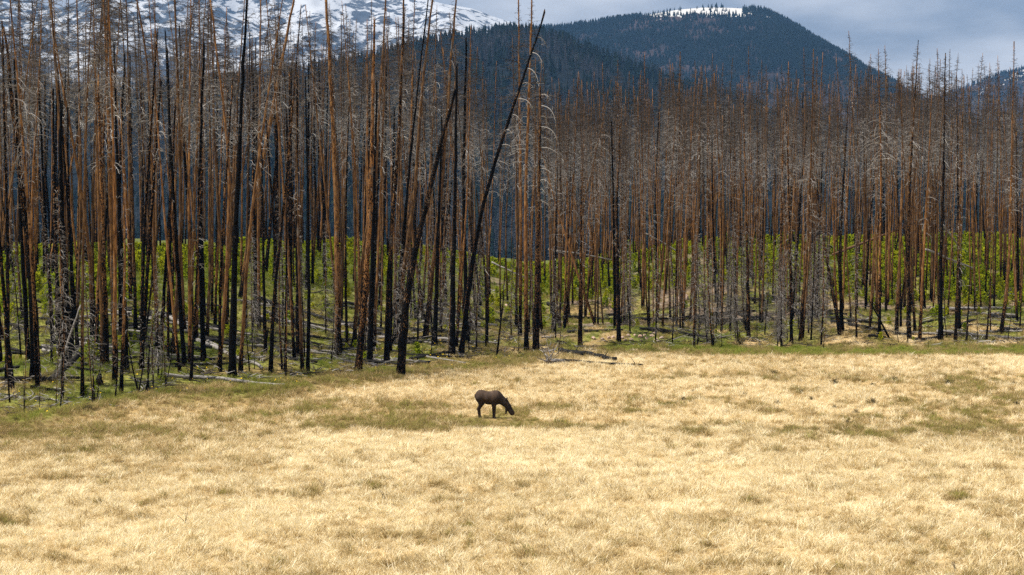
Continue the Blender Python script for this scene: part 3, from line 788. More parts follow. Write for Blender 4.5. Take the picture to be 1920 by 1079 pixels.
hero_bases = []
for label, pts, w, kind, (h0, n, lm), extra in HERO:
    b = hit(*pts[0]); Y = b[1]
    hero_bases.append((b[0], b[1]))
    lean_y = R.normal(0, .02)
    P = [np.zeros(3)]
    for px, py in pts[1:]:
        p = at_depth(px, py, Y) - b
        p[1] = lean_y * p[2]
        P.append(p)
    r0 = w * Y / FPX / 2 * .84
    char, charh = {'black': (R.uniform(.8, 1.05), 6), 'speck': (R.uniform(.38, .55), 9), 'rust': (R.uniform(-.1, .15), R.uniform(2, 5)), 'orange': (R.uniform(.12, .3), 4), 'brown': (.3, 6), 'sooty': (.5, 14)}[kind]
    broken = kind == 'black' or pts[-1][1] > 20 and kind == 'speck' and n < 60
    e = bpy.data.objects.new('burned_tree', None); COL.objects.link(e); e.location = tuple(map(float, b))
    tag(e, label, 'tree', 'burned trees of the roadside stand')
    V, q, tr, at, PP = trunk_mesh(R, P, r0, .26 if broken else .3 if pts[-1][1] < 0 else .14, char, charh, rings=26, sides=10, broken=broken)
    tk = leaf_obj('trunk', V, q, tr, at, BARK, e)
    CV, cq, ct = crown_mesh(R, PP, h0, n, lm, 'bush' if h0 < .25 else 'snag', 3 if n > 30 else 1, 1.1, .1 if kind == 'black' else 0)
    leaf_obj('crown', CV, cq, None, {'tone': ct}, TWIG, e, 'stuff', False)
    if extra in ('hooks', 'droop'):
        m = 11
        hs = np.linspace(.47, .93, m) if extra == 'hooks' else np.linspace(.58, .98, m)
        L = R.uniform(1.3, 2.1, m) * (1.25 if extra == 'droop' else 1.0)
        A = limb_paths(R, PP, hs, L, R.normal(0, .45, m), R.uniform(.05, .35, m), R.uniform(1.5, 2.2, m), 8)
        for a in A:
            a[2:] += np.cumsum(R.normal(0, .045, (6, 3)), 0)
            cut = R.integers(6, 9); a = smooth_path(a[:cut], 8)
            V, q, tr = tubes(a[None], np.linspace(.036, .013, 8)[None], 5, cap=True)
            tw = np.stack([np.stack([a[k], a[k] + R.normal(0, .16, 3) + [0, 0, -.08], a[k] + R.normal(0, .22, 3) + [0, 0, -.22]]) for k in (2, 3, 4, 5, 6, 7)])
            V2, q2, _ = tubes(tw, np.tile([.012, .009, .005], (6, 1)), 5)
            q = np.concatenate([q, q2 + len(V)]); V = np.concatenate([V, V2])
            leaf_obj('branch', V, q, tr, {'tone': np.full(len(V), R.uniform(0, .12))}, TWIG, e)
    if extra == 'prop':
        p0 = at_depth(1668, 636, Y) - b; p1 = at_depth(1628, 560, Y) - b
        V, q, tr = tubes(smooth_path([p0, (p0 + p1) / 2 + [0, 0, .1], p1], 6)[None], np.linspace(.12, .05, 6)[None], 6, cap=True)
        leaf_obj('branch', V, q, tr, {'char': np.ones(len(V)), 'rnd': np.zeros(len(V))}, BARK, e)
    if 'bleached root' in label or 'forked base' in label:
        for k in range(4):
            a = R.uniform(-2.6, -.5)
            d = np.array([math.cos(a), math.sin(a), 0])
            pth = smooth_path([[0, 0, .45], d * r0 * 1.2 + [0, 0, .18], d * r0 * 2.3 + [0, 0, -.08]], 5)
            V, q, tr = tubes(pth[None], np.linspace(r0 * .35, r0 * .12, 5)[None], 6, cap=True)
            if 'bleached' in label: leaf_obj('root', V, q, tr, {'tone': np.full(len(V), .2)}, TWIG, e)
            else: leaf_obj('root', V, q, tr, {'char': np.ones(len(V)), 'rnd': np.zeros(len(V))}, BARK, e)
hero_bases = np.array(hero_bases)

# ---- the rest of the stand
COLOUR = {'rust': 'rust-brown', 'brown': 'dark-brown', 'black': 'charred', 'bushy': 'grey twiggy', 'stick': 'thin grey'}
def sample_stand(n, x_of, s_lo, s_hi, seed, mind):
    rg = np.random.default_rng(seed); out = []
    tries = 0
    while len(out) < n and tries < n * 60:
        tries += 1
        s = s_lo + (s_hi - s_lo) * rg.random() ** .9
        px = x_of(rg)
        y = 120 + s
        for _ in range(4):
            x = (px - 960) / FPX * y
            y = float(edge_y(x)) + s
        if out and np.min((np.array(out)[:, 0] - x) ** 2 + (np.array(out)[:, 1] - y) ** 2) < mind ** 2: continue
        if np.min((hero_bases[:, 0] - x) ** 2 + (hero_bases[:, 1] - y) ** 2) < .9: continue
        out.append((x, y, px))
    return out
left_x = lambda rg: rg.uniform(-60, 905)
def right_x(rg):
    u = rg.random()
    return rg.uniform(1040, 1940) if u > .07 else rg.uniform(880, 1050)
rg = np.random.default_rng(99)
items = []
for x, y, px in sample_stand(64, left_x, 6, 45, 1, 1.3): items.append((x, y, px, 'L'))
for x, y, px in sample_stand(66, left_x, 40, 100, 2, 1.2): items.append((x, y, px, 'L'))
for x, y, px in sample_stand(42, right_x, 5, 30, 3, 1.3): items.append((x, y, px, 'R'))
for x, y, px in sample_stand(70, right_x, 25, 75, 4, 1.2): items.append((x, y, px, 'R'))
def choose(rg, side, s):
    u = rg.random()
    if side == 'L': return 'rust' if u < .42 else 'brown' if u < .66 else 'black'
    if s < 20: return 'black' if u < .3 else 'brown' if u < .65 else 'rust'
    return 'rust' if u < .62 else 'brown' if u < .9 else 'black'
def lean_word(ln, rz):
    v = ln[1]                          # tilt towards +X about the Y axis
    return 'tilting right' if v > .025 else 'tilting left' if v < -.025 else 'upright'
for x, y, px, side in items:
    s = y - float(edge_y(x))
    kind = choose(rg, side, s)
    p = PROTO[rg.choice(KIDX[kind])]
    z = float(ground_z(x, y))
    want = rg.normal(30.2, 2.4) if side == 'L' else rg.normal(25.0, 2.0) - 1.6 * smooth(60, 0, s)
    if kind == 'black': want *= rg.uniform(.55, .95)
    sc = want / p['H']
    ph, g = zone(px)
    ln = rg.normal(0, .038, 2)
    if rg.random() < .10: ln[1] += rg.choice([-1, 1]) * rg.uniform(.08, .2)
    RZ = rg.uniform(0, 6.28)
    put_tree('burned_tree', p, (x, y, z), RZ, (float(ln[0]), float(ln[1])), sc,
             '%s %s tree %s, %s %s' % ('slim' if sc * PROTO_R[id(p)] < .145 else 'sturdy', COLOUR[kind], lean_word(ln, RZ), near_mark(px), 'in front' if s < 16 else 'mid-stand' if s < 48 else 'far back'), 'tree', '%s trees %s' % (COLOUR[kind], near_mark(px)))
# grey thicket of dead saplings and thin sticks along the wood edge
for k in range(78):
    px = rg.normal(1475, 65) if k < 24 else rg.uniform(1170, 1400) if k < 40 else rg.uniform(600, 1060) if k < 62 else rg.uniform(0, 600)
    s = rg.uniform(1.5, 22) if k < 40 else rg.uniform(8, 40); y = 163 + s; x = (px - 960) / FPX * y; y = float(edge_y(x)) + s
    p = PROTO[rg.choice(KIDX['bushy'])]; q_ = rg.uniform(.7, 1.15); HS = q_ * p['H']
    ph, g = zone(px)
    put_tree('dead_sapling', p, (x, y, float(ground_z(x, y))), rg.uniform(0, 6.28), tuple(map(float, rg.normal(0, .04, 2))), q_,
             '%s grey dead sapling draped with twigs, %s' % (('tall' if HS > 11 else 'short'), near_mark(px)), 'sapling', 'grey dead saplings %s' % near_mark(px))
for k in range(48):
    px = rg.uniform(0, 330) if k < 22 else rg.uniform(1270, 1920) if k < 40 else rg.uniform(450, 1050)
    s = rg.uniform(0.5, 9); y = 130.
    for _ in range(4): x = (px - 960) / FPX * y; y = float(edge_y(x)) + s
    p = PROTO[rg.choice(KIDX['stick'])]; q_ = rg.uniform(.5, 1.2); HS = q_ * p['H']
    ph, g = zone(px)
    put_tree('dead_sapling', p, (x, y, float(ground_z(x, y))), rg.uniform(0, 6.28), tuple(map(float, rg.normal(0, .07, 2))), q_,
             '%s dead stem at the meadow side, %s' % (('tall thin' if HS > 5 else 'short thin'), near_mark(px)), 'sapling', 'thin dead stems %s' % near_mark(px))
# everything behind those: one mass
TC = proto_coll('burned_tree_shapes', [p['whole'] for p in PROTO])
far = []
far += [(x, y, 'L') for x, y, px in sample_stand(105, left_x, 30, 140, 11, .8)]
far += [(x, y, 'R') for x, y, px in sample_stand(390, right_x, 22, 130, 12, .7)]
far += [(x, y, 'L') for x, y, px in sample_stand(170, left_x, 98, 165, 14, .8)]
far += [(x, y, 'R') for x, y, px in sample_stand(170, right_x, 92, 165, 15, .8)]
far += [(x, y, 'L') for x, y, px in sample_stand(60, lambda r: r.choice([r.uniform(-700, -60), r.uniform(1950, 2600)]), 6, 110, 13, 1.4)]
P, rot, sc, pk = [], [], [], []
for x, y, side in far:
    kind = choose(rg, side, 50); i = int(rg.choice(KIDX[kind])); p = PROTO[i]
    want = rg.normal(28.8, 2.6) if side == 'L' else rg.normal(25.2, 2.2)
    if kind == 'black': want *= .8
    P.append((x, y, float(ground_z(x, y)))); rot.append((rg.normal(0, .028), rg.normal(0, .03), rg.uniform(0, 6.28))); sc.append((want / p['H'],) * 3); pk.append(i)
scatter('burned_forest', P, rot, sc, pk, np.zeros(len(P)), TC, 'mass of burned trees deep in the stand')

# ------------------------------------------------------------------ fallen logs and leaning poles
def log(label, pts, w, grey, name='fallen_log', rust=0.0, taper=.6, lift=0.95, depth=None, snags=0):
    if depth is None:
        W3 = [hit(*p) for p in pts]
        r = w * W3[0][1] / FPX / 2
        W3 = [p + [0, 0, r * lift] for p in W3]
    else:
        W3 = [at_depth(px, py, dd) for (px, py), dd in zip(pts, depth)]
        r = w * W3[0][1] / FPX / 2
    o3 = W3[0].copy(); Q = smooth_path(np.array(W3) - o3, 14)
    if depth is None:
        gz = ground_z(Q[:, 0] + o3[0], Q[:, 1] + o3[1]) - o3[2] + r * lift
        Q[:, 2] = np.maximum(0.5 * Q[:, 2] + 0.5 * gz, gz - .6 * r)
    Q += R.normal(0, r * .14, Q.shape)
    Q[0] = 0
    rr = r * np.linspace(1, taper, 14) * (1 + R.normal(0, .05, 14))
    V, q, tr = tubes(Q[None], rr[None], 9, cap=True)
    V += R.normal(0, r * .05, V.shape)
    g = np.clip(grey + R.normal(0, .12, len(V)), 0, 1)
    o = link(name, new_mesh(name, V, q, tr, {'grey': g, 'rust': np.full(len(V), rust)}, mats=[LOGM]), None, o3)
    tag(o, label, 'log', 'fallen trunks in and before the burned wood')
    for k in range(snags):
        i = R.integers(2, 13); d = np.array([R.normal(0, .4), R.normal(0, .4), 1.0]); d /= np.linalg.norm(d)
        L = R.uniform(.25, .7)
        V, q, tr = tubes(np.stack([Q[i], Q[i] + d * L * .5, Q[i] + d * L + R.normal(0, .08, 3)])[None], np.array([[r * .25, r * .18, r * .08]]), 5, cap=True)
        leaf_obj('branch_stub', V, q, tr, {'grey': np.full(len(V), grey), 'rust': np.zeros(len(V))}, LOGM, o)
    return o
LOGS = [
 ('long black log lying lowest at the left edge, half sunk in grass', [(-10, 744), (60, 752), (125, 759)], 7, .3, 1),
 ('short brown log lying above the lowest one at the left edge', [(57, 730), (122, 737)], 6, .25, 0),
 ('black log lying level behind the two lowest at the left edge', [(-10, 717), (70, 718), (148, 714)], 9, .12, 1),
 ('stub of a black log ending at the left edge, above the level one', [(-20, 702), (38, 693)], 9, .05, 0),
 ('long grey-topped log lying level behind the charred stump', [(78, 655), (230, 665), (392, 676)], 8, .42, 2),
 ('mottled grey log lying out in the grass below the thickest trunk', [(297, 706), (400, 713), (535, 728)], 8, .62, 1),
 ('thin straight black pole crossing the feet of four trunks', [(315, 687), (480, 679), (642, 676)], 5, .02, 0),
 ('pale grey log slanting down to the right behind the thickest trunk', [(362, 638), (430, 668), (493, 697)], 8, .72, 1),
 ('short thick black log lying right behind the thickest trunk', [(380, 641), (440, 645), (492, 644)], 9, .02, 1),
 ('dark log lying level among green saplings up the left slope', [(250, 592), (340, 598), (430, 606)], 6, .15, 1),
 ('thin grey log slanting right, high on the left slope', [(324, 566), (372, 580), (420, 596)], 5, .5, 0),
 ('longest grey log running down the slope towards the leaning trunk', [(466, 593), (560, 610), (690, 632), (815, 649)], 6, .66, 2),
 ('longest black log running down the slope above the grey one', [(480, 562), (580, 594), (680, 622), (790, 648)], 8, .12, 2),
 ('black log lying at the foot of the straight black pole', [(769, 677), (810, 671), (843, 664)], 7, .05, 1),
 ('small black log left of the leaning trunk', [(706, 684), (746, 677)], 6, .05, 0),
 ('small dark log under the slanting snag', [(879, 655), (904, 659)], 5, .1, 0),
 ('thick split log with brown bark lying out in the straw', [(1051, 665), (1100, 671), (1156, 681)], 10, .12, 2),
 ('thin charred log in the straw, in front of the thick split one', [(1056, 680), (1110, 685), (1160, 688), (1205, 690)], 6, .03, 1),
 ('black log lying on bare soil right of the gap', [(1026, 573), (1064, 586)], 6, .08, 0),
 ('black log lying left along the gap slope', [(925, 608), (975, 596)], 5, .1, 0),
 ('dark log at the right edge, highest of its group', [(1896, 549), (1925, 566)], 6, .25, 0),
 ('black log slanting up to the right near the right edge', [(1800, 613), (1845, 603), (1872, 589)], 6, .1, 1),
 ('grey thin log lying level in the grass at the right edge', [(1846, 634), (1915, 638)], 5, .4, 0),
 ('short black log in the grass under the propped trunk', [(1628, 632), (1662, 636)], 5, .05, 0),
 ('short black log in the grass under the straight black trunk', [(1716, 641), (1750, 638), (1782, 631)], 6, .08, 1),
 ('dark log on the bare soil behind the black pole at the right', [(1728, 609), (1788, 599)], 5, .15, 1),
 ('dark log among young pines left of the glossy black pole', [(1672, 543), (1712, 537)], 5, .2, 0),
 ('grey log on the bare soil above the straight black trunk', [(1770, 565), (1818, 560)], 5, .4, 0),
 ('dark log crossing the slope behind the grey thicket', [(1380, 590), (1470, 600)], 5, .15, 0),
 ('dark log lying low left of the pale rock pile', [(1030, 622), (1090, 616)], 4, .25, 0),
 ('thin grey log below the brown branchy trunk on the left', [(135, 763), (238, 768)], 4, .5, 0),
 ('dark log up the left slope left of the charred stump', [(60, 600), (160, 606)], 6, .2, 1),
 ('grey log up the left slope under the swept rust trunk', [(90, 545), (170, 552)], 6, .5, 0),
 ('dark log deep between the orange trunk and snapped trunk', [(560, 640), (660, 660)], 5, .15, 0),
]
for lb, pts, w, g, sn in LOGS: log(lb, pts, w, g, snags=sn, lift=1.5 if 'straw' in lb else 1.1)
for k in range(150):
    left_ = k < 115
    px = R.uniform(0, 850) if left_ else R.uniform(1050, 1900); py = R.uniform(565, 690) if left_ else R.uniform(560, 630)
    if left_: py = min(py, 700 - .06 * px + 20)
    a = hit(px, py)
    if a[1] - float(edge_y(a[0])) < 2: continue
    Ln = R.uniform(3, 9); an = R.choice([R.normal(0, .25), R.normal(.5, .3)]); g_ = R.choice([.05, .1, .15, .55, .8], p=[.3, .25, .15, .15, .15])
    e2 = a + [Ln * math.cos(an), -Ln * math.sin(an), 0]
    q1, q2 = project(e2[0], e2[1], float(ground_z(e2[0], e2[1])))
    if e2[1] - float(edge_y(e2[0])) < 1: continue
    tone_ = 'grey' if g_ > .5 else 'black'
    log('%s %s fallen log %s, %s' % ('long' if Ln > 6 else 'short', tone_, near_mark(px), 'far up' if a[1] - float(edge_y(a[0])) > 40 else 'halfway up' if a[1] - float(edge_y(a[0])) > 18 else 'low down'), [(px, py), ((px + q1) / 2, (py + q2) / 2), (float(q1), float(q2))], R.uniform(5, 8.5), g_, snags=int(R.integers(0, 2)), lift=1.1)
dd = hit(103, 716)[1]
log('pale bleached pole leaning right against the second black trunk', [(103, 716), (126, 645), (151, 572)], 6, .85, 'leaning_pole', depth=[dd, dd + .4, dd + .8], taper=.4)
log('charred broken slab leaning beside the bleached pole', [(95, 714), (120, 692), (150, 664)], 12, .1, 'leaning_pole', depth=[dd, dd + .8, dd + 1.6], taper=.8)
log('orange-brown pole hung up between the trees, slanting up to the right', [(1560, 478), (1660, 440), (1762, 400)], 5, .3, 'leaning_pole', rust=.85, depth=[205, 206, 207], taper=.6)
log('bleached pole hung at a slant above the young pines', [(1736, 468), (1780, 486), (1824, 503)], 5, .95, 'leaning_pole', depth=[196, 198, 200])
log('short bleached pole hung high behind the straight black trunk', [(1767, 422), (1794, 456)], 5, .9, 'leaning_pole', depth=[200, 201])
log('thin white pole hung level right of the broken-topped trunk', [(1028, 468), (1090, 477), (1147, 488)], 3.4, .9, 'leaning_pole', depth=[195, 197, 199])
log('white curved pole hung above the green knoll', [(1208, 437), (1245, 456), (1275, 475)], 3.4, .95, 'leaning_pole', depth=[210, 210, 210])
log('thin bleached pole hung in the gap behind the small stem', [(922, 492), (982, 520)], 3.4, .9, 'leaning_pole', depth=[205, 203])
log('upright bleached splinter standing in the gap', [(971, 540), (972, 460)], 4, .95, 'leaning_pole', depth=[207, 207], taper=.5)
log('pale orange splinter standing behind the rock pile', [(1143, 486), (1146, 434)], 5, .3, 'leaning_pole', rust=1.0, depth=[222, 222], taper=.7)

# upturned bleached roots by the fallen logs
b = hit(1030, 684)
e = bpy.data.objects.new('uprooted_stump', None); COL.objects.link(e); e.location = tuple(map(float, b))
tag(e, 'bleached upturned roots sprawling at the end of the thin charred log', 'stump')
V, q, tr = tubes(smooth_path([[1.3, .3, .25], [.5, .1, .3], [-.3, 0, .25]], 6)[None], np.array([[.14, .17, .2, .2, .16, .1]]), 8, cap=True)
leaf_obj('butt', V, q, tr, {'grey': np.full(len(V), .5), 'rust': np.zeros(len(V))}, LOGM, e)
for k in range(20):
    a = R.uniform(-.2, 3.4); up = R.uniform(.2, 1.5)
    d = np.array([math.cos(a) * math.cos(up), R.normal(0, .5), math.sin(up)]); L = R.uniform(.7, 2.3)
    A = smooth_path([[R.normal(-.1, .25), R.normal(0, .1), .25], d * L * .5 + R.normal(0, .12, 3), d * L + R.normal(0, .22, 3) + [0, 0, -.1 * L]], 7)
    V, q, tr = tubes(A[None], np.linspace(.05, .014, 7)[None], 5, cap=True)
    leaf_obj('root', V, q, tr, {'tone': np.full(len(V), R.uniform(.05, .45))}, TWIG, e)
# charred stumps
def stump(label, px, py, wpx, hpx, tilt=0):
    b = hit(px, py); sc = b[1] / FPX
    r = wpx * sc / 2; h = hpx * sc
    Q = np.stack([np.linspace(0, tilt * h, 7), np.zeros(7), np.linspace(-.1, h, 7)], -1)
    rr = r * np.array([1.1, .95, .8, .68, .55, .38, .15])
    V, q, tr = tubes(Q[None], rr[None], 9, cap=True)
    V += R.normal(0, r * .09, V.shape)
    o = link('charred_stump', new_mesh('charred_stump', V, q, tr, {'char': np.full(len(V), 1.0), 'rnd': np.zeros(len(V))}, smooth_shade=False, mats=[BARK]), None, b)
    tag(o, label, 'stump')
stump('pointed charred stump in the grass left of the brown branchy trunk', 185, 721, 19, 20, .1)
stump('small sooty stump left of the pointed one', 179, 706, 9, 8)
stump('jagged brown stump behind the short thick black log', 495, 650, 9, 34, .25)
stump('low black stump at the foot of the broken-topped speckled trunk', 976, 668, 9, 8)

# ------------------------------------------------------------------ rocks
def rock_mesh(rng):
    import itertools
    g = np.array([(x, y, z) for x in (-1, 0, 1) for y in (-1, 0, 1) for z in (-1, 0, 1) if (x, y, z) != (0, 0, 0)], float)
    import bmesh
    bm = bmesh.new()
    bmesh.ops.create_icosphere(bm, subdivisions=2, radius=1)
    ax = rng.normal(0, 1, (7, 3)); ax /= np.linalg.norm(ax, axis=1, keepdims=True); cut = rng.uniform(.55, .85, 7)
    for v in bm.verts:
        p = np.array(v.co)
        for a, c in zip(ax, cut):
            d = p @ a
            if d > c: p = p - a * (d - c)
        v.co = p * (1 + rng.normal(0, .03))
    me = bpy.data.meshes.new('rock'); bm.to_mesh(me); bm.free()
    me.materials.append(ROCK)
    return me
ROCKS = [rock_mesh(R) for _ in range(6)]
def rock(label, px, py, wpx, group=None, flat=.62, name='rock'):
    b = hit(px, py); s = wpx * b[1] / FPX / 2
    o = link(name, ROCKS[int(R.integers(0, 6))], None, b + [0, 0, s * flat * .35])
    o.scale = (s, s * R.uniform(.7, 1), s * flat * R.uniform(.85, 1.15)); o.rotation_euler = (R.normal(0, .2), R.normal(0, .2), R.uniform(0, 6.28))
    tag(o, label, 'rock', group)
PILE = [(1114,637,13,'flat pale rock lowest on the left of the pile'),(1150,634,10,'squarish white rock left of the black pole'),(1141,636,10,'pinkish rock second left of the black pole'),
 (1129,637,9,'small pale rock on the left of the pile'),(1166,635,10,'white rock touching the black pole on its right'),(1172,641,9,'small rock below the black pole on its right'),
 (1178,632,11,'pale rock with a dark crack, third right of the black pole'),(1184,639,10,'flat rock below the cracked one'),(1200,634,13,'largest white rock in the middle of the pile'),
 (1201,640,9,'small rock under the largest white one'),(1213,637,9,'small pinkish rock right of the largest'),(1222,632,12,'broad rock at the top right of the pile'),(1226,627,10,'grey rock crowning the pile'),
 (1230,638,9,'pale rock under the broad one'),(1233,643,14,'flat white slab at the lower right of the pile'),(1240,636,12,'pink rock at the right end of the pile'),(1243,641,8,'small rock at the right foot of the pile'),
 (1190,630,7,'little rock behind the middle of the pile'),(1158,639,7,'little rock before the black pole'),(1135,641,7,'little rock at the left foot of the pile'),(1112,634,7,'little grey rock at the left end of the pile'),
 (1208,630,8,'brown-stained rock behind the largest white one')]
for px, py, w, lb in PILE: rock(lb, px, py, w, 'rocks of the pale pile')
for px, py, w, lb in [(1281,562,24,'big pale boulder on the green knoll behind the grey thicket'),(1270,556,11,'small rock left of the big knoll boulder'),(1252,492,14,'white rock high on the green knoll'),
 (1236,493,10,'small white rock high on the knoll, left one'),(1276,494,12,'pale rock high on the knoll, right one'),(1218,494,8,'tiny white rock at the knoll top'),(1133,540,9,'white stone on bare soil behind the rock pile'),
 (1228,592,8,'white stone low on the knoll behind the pile'),(1088,552,8,'pale stone on the slope above the black log'),(1100,540,10,'pink stone on the bare slope'),(928,572,14,'pinkish rock in the gap left of the slope'),(950,575,10,'small pink rock in the gap'),
 (1692,582,16,'pink flat rock on bare soil behind the black pole'),(1745,580,14,'pale flat rock behind the straight black trunk'),(1772,583,12,'pinkish rock right of the straight black trunk'),(1716,546,10,'pale stone among the young pines'),
 (1719,558,7,'small stone below the pale one among pines'),(103,504,13,'grey boulder up the left slope'),(608,655,14,'pinkish flat rock by the black pole end'),(1843,548,12,'pale rock at the right edge slope'),(1868,560,14,'flat stone at the right edge'),
 (446,629,14,'pale flat rock right of the thickest trunk'),(1700,455,6,'pale stone behind the young pines')]:
    rock(lb, px, py, w)

# ------------------------------------------------------------------ young pines
def pine_mesh(rng):
    V, Q, T, B = [], [], [], []
    def quad(p, d, w, b):
        d = np.array(d); s = np.cross(d, rng.normal(0, 1, 3)); s /= np.linalg.norm(s) + 1e-9
        i = len(V)
        V.extend([p - s * w * .5, p + s * w * .5, p + d * .55 + s * w * .62, p + d, p + d * .55 - s * w * .62]); B.extend([b] * 5)
        T.extend([(i, i + 1, i + 2), (i, i + 2, i + 4), (i + 4, i + 2, i + 3)])
    for lvl in range(9):
        z = .06 + .10 * lvl
        nbr = int(rng.integers(5, 8)); L = .36 * (1 - z) ** .8 * rng.uniform(.8, 1.15)
        for k in range(nbr):
            a = rng.uniform(0, 6.28); up = rng.uniform(.25, .9)
            d = np.array([math.cos(a) * math.cos(up), math.sin(a) * math.cos(up), math.sin(up)]) * L
            p0 = np.array([0, 0, z])
            for f in (.35, .7, 1.0):
                dd = d / np.linalg.norm(d) * .15 + rng.normal(0, .05, 3) + [0, 0, .05]
                quad(p0 + d * f * .8, dd, .075, np.clip(rng.normal(.35 + .35 * f, .15), 0, 1))
    for k in range(5): quad(np.array([0, 0, .84]) + rng.normal(0, .015, 3), [rng.normal(0, .03), rng.normal(0, .03), .17], .06, .8)
    n0 = len(V)
    Vt, q, tr = tubes(np.array([[[0, 0, -.03], [0, 0, .45], [0, 0, .9]]]), np.array([[.02, .014, .006]]), 4)
    V = np.concatenate([np.array(V), Vt]); B = np.concatenate([B, np.zeros(len(Vt))])
    return new_mesh('young_pine', V, q + n0, T, {'bl': B}, smooth_shade=False, mats=[PINE])
PM = [pine_mesh(R) for _ in range(7)]
rg = np.random.default_rng(321)
cand = []
for k in range(26000):
    x = rg.uniform(-90, 105); s = rg.uniform(3, 134); y = float(edge_y(x)) + s
    cand.append((x, y, s))
cand = np.array(cand)
cz = ground_z(cand[:, 0], cand[:, 1]); cpx, cpy = project(cand[:, 0], cand[:, 1], cz)
dn = smooth(.42, .62, fbm(cand[:, 0] / 9, cand[:, 1] / 11, 3, 111))
sN = cand[:, 2]
left = cpx < 900
pr = np.where(left, .09 * smooth(4, 14, sN) + .34 * dn * smooth(9, 38, sN) + .62 * smooth(76, 100, sN) * smooth(.26, .42, fbm(cand[:, 0] / 4, cand[:, 1] / 6, 2, 119)), 0.02 + .5 * dn * smooth(14, 34, sN) + .62 * smooth(34, 62, sN))
pr = np.where((cpx > 1430) & (cpy < 575), np.maximum(pr, (.85 - .25 * smooth(75, 100, sN)) * smooth(.36, .52, fbm(cand[:, 0] / 5, cand[:, 1] / 6, 2, 115))), pr)
pr = np.where((cpx > 1050) & (cpx < 1420), pr * .75, pr)
pr *= ((cpx > -300) & (cpx < 2300))
keep = rg.random(len(cand)) < pr * .62
cand = cand[keep]; cz = cz[keep]; cpx = cpx[keep]
ph_ = rg.uniform(.5, 1.6, len(cand)) * (0.65 + .35 * smooth(10, 70, cand[:, 2]))
ph_ = np.where(cpx > 1400, ph_ * 1.15, ph_) * (.55 + .9 * fbm(cand[:, 0] / 7, cand[:, 1] / 9, 2, 133))
inview = (cpx > -10) & (cpx < 1930)
score = np.where(inview, ph_ / cand[:, 1], 0)
order = np.argsort(-score)
for i in order[:300]:
    ph, g = zone(cpx[i])
    o = link('young_pine', PM[int(rg.integers(0, 7))], None, (cand[i, 0], cand[i, 1], cz[i]))
    h = float(ph_[i]); o.scale = (h * rg.uniform(.85, 1.2), h * rg.uniform(.85, 1.2), h); o.rotation_euler = (0, 0, rg.uniform(0, 6.28))
    tag(o, '%s bright young pine %s, %s' % ('tall' if ph_[i] > 1.4 else 'low', near_mark(cpx[i]), 'low on the slope' if cand[i, 2] < 40 else 'halfway up' if cand[i, 2] < 70 else 'high on the slope'), 'pine', 'young pines %s' % near_mark(cpx[i]))
rest = order[300:]
m = len(rest)
scatter('young_pine_growth', np.stack([cand[rest, 0], cand[rest, 1], cz[rest]], -1), np.stack([np.zeros(m), np.zeros(m), rg.uniform(0, 6.28, m)], -1),
        np.stack([ph_[rest] * rg.uniform(.85, 1.25, m), ph_[rest] * rg.uniform(.85, 1.25, m), ph_[rest]], -1), rg.integers(0, 7, m), rg.random(m), proto_coll('young_pine_shapes', PM), 'bright green mass of young pines under the burned trees')

# ------------------------------------------------------------------ grass
def tuft_mesh(rng, n, rad, l0, l1, w, lean, comb):
    V, Q, T, B = [], [], [], []
    cd = rng.uniform(0, 6.28)
    for k in range(n):
        a = rng.uniform(0, 6.28); r = rad * math.sqrt(rng.random())
        p = np.array([r * math.cos(a), r * math.sin(a), 0])
        L = rng.uniform(l0, l1)
        az = cd + rng.normal(0, .9) if rng.random() < comb else rng.uniform(0, 6.28)
        tl = abs(rng.normal(lean, .3)); tl = min(tl, 1.35)
        d1 = np.array([math.cos(az) * math.sin(tl), math.sin(az) * math.sin(tl), math.cos(tl)])
        t2 = min(tl + rng.uniform(.2, .9), 1.7)
        d2 = np.array([math.cos(az) * math.sin(t2), math.sin(az) * math.sin(t2), math.cos(t2)])
        sd = rng.uniform(0, 6.28); s = np.array([math.cos(sd), math.sin(sd), 0]) * w * rng.uniform(.6, 1.2) / 2
        m1 = p + d1 * L * .55; e = m1 + d2 * L * .45
        i = len(V)
        V.extend([p - s, p + s, m1 - s * .85, m1 + s * .85, e]); B.extend([rng.random()] * 5)
        Q.append((i, i + 1, i + 3, i + 2)); T.append((i + 2, i + 3, i + 4))
    return new_mesh('grass_tuft', V, Q, T, {'bl': np.array(B)}, smooth_shade=False, mats=[GRASS])
TUFT = [tuft_mesh(R, 44, .19, .22, .48, .019, .50, .8) for _ in range(5)] + [tuft_mesh(R, 44, .22, .20, .42, .019, .95, .92) for _ in range(4)] + [tuft_mesh(R, 40, .16, .30, .55, .013, .28, .5) for _ in range(3)]
GC = proto_coll('grass_tuft_shapes', TUFT)
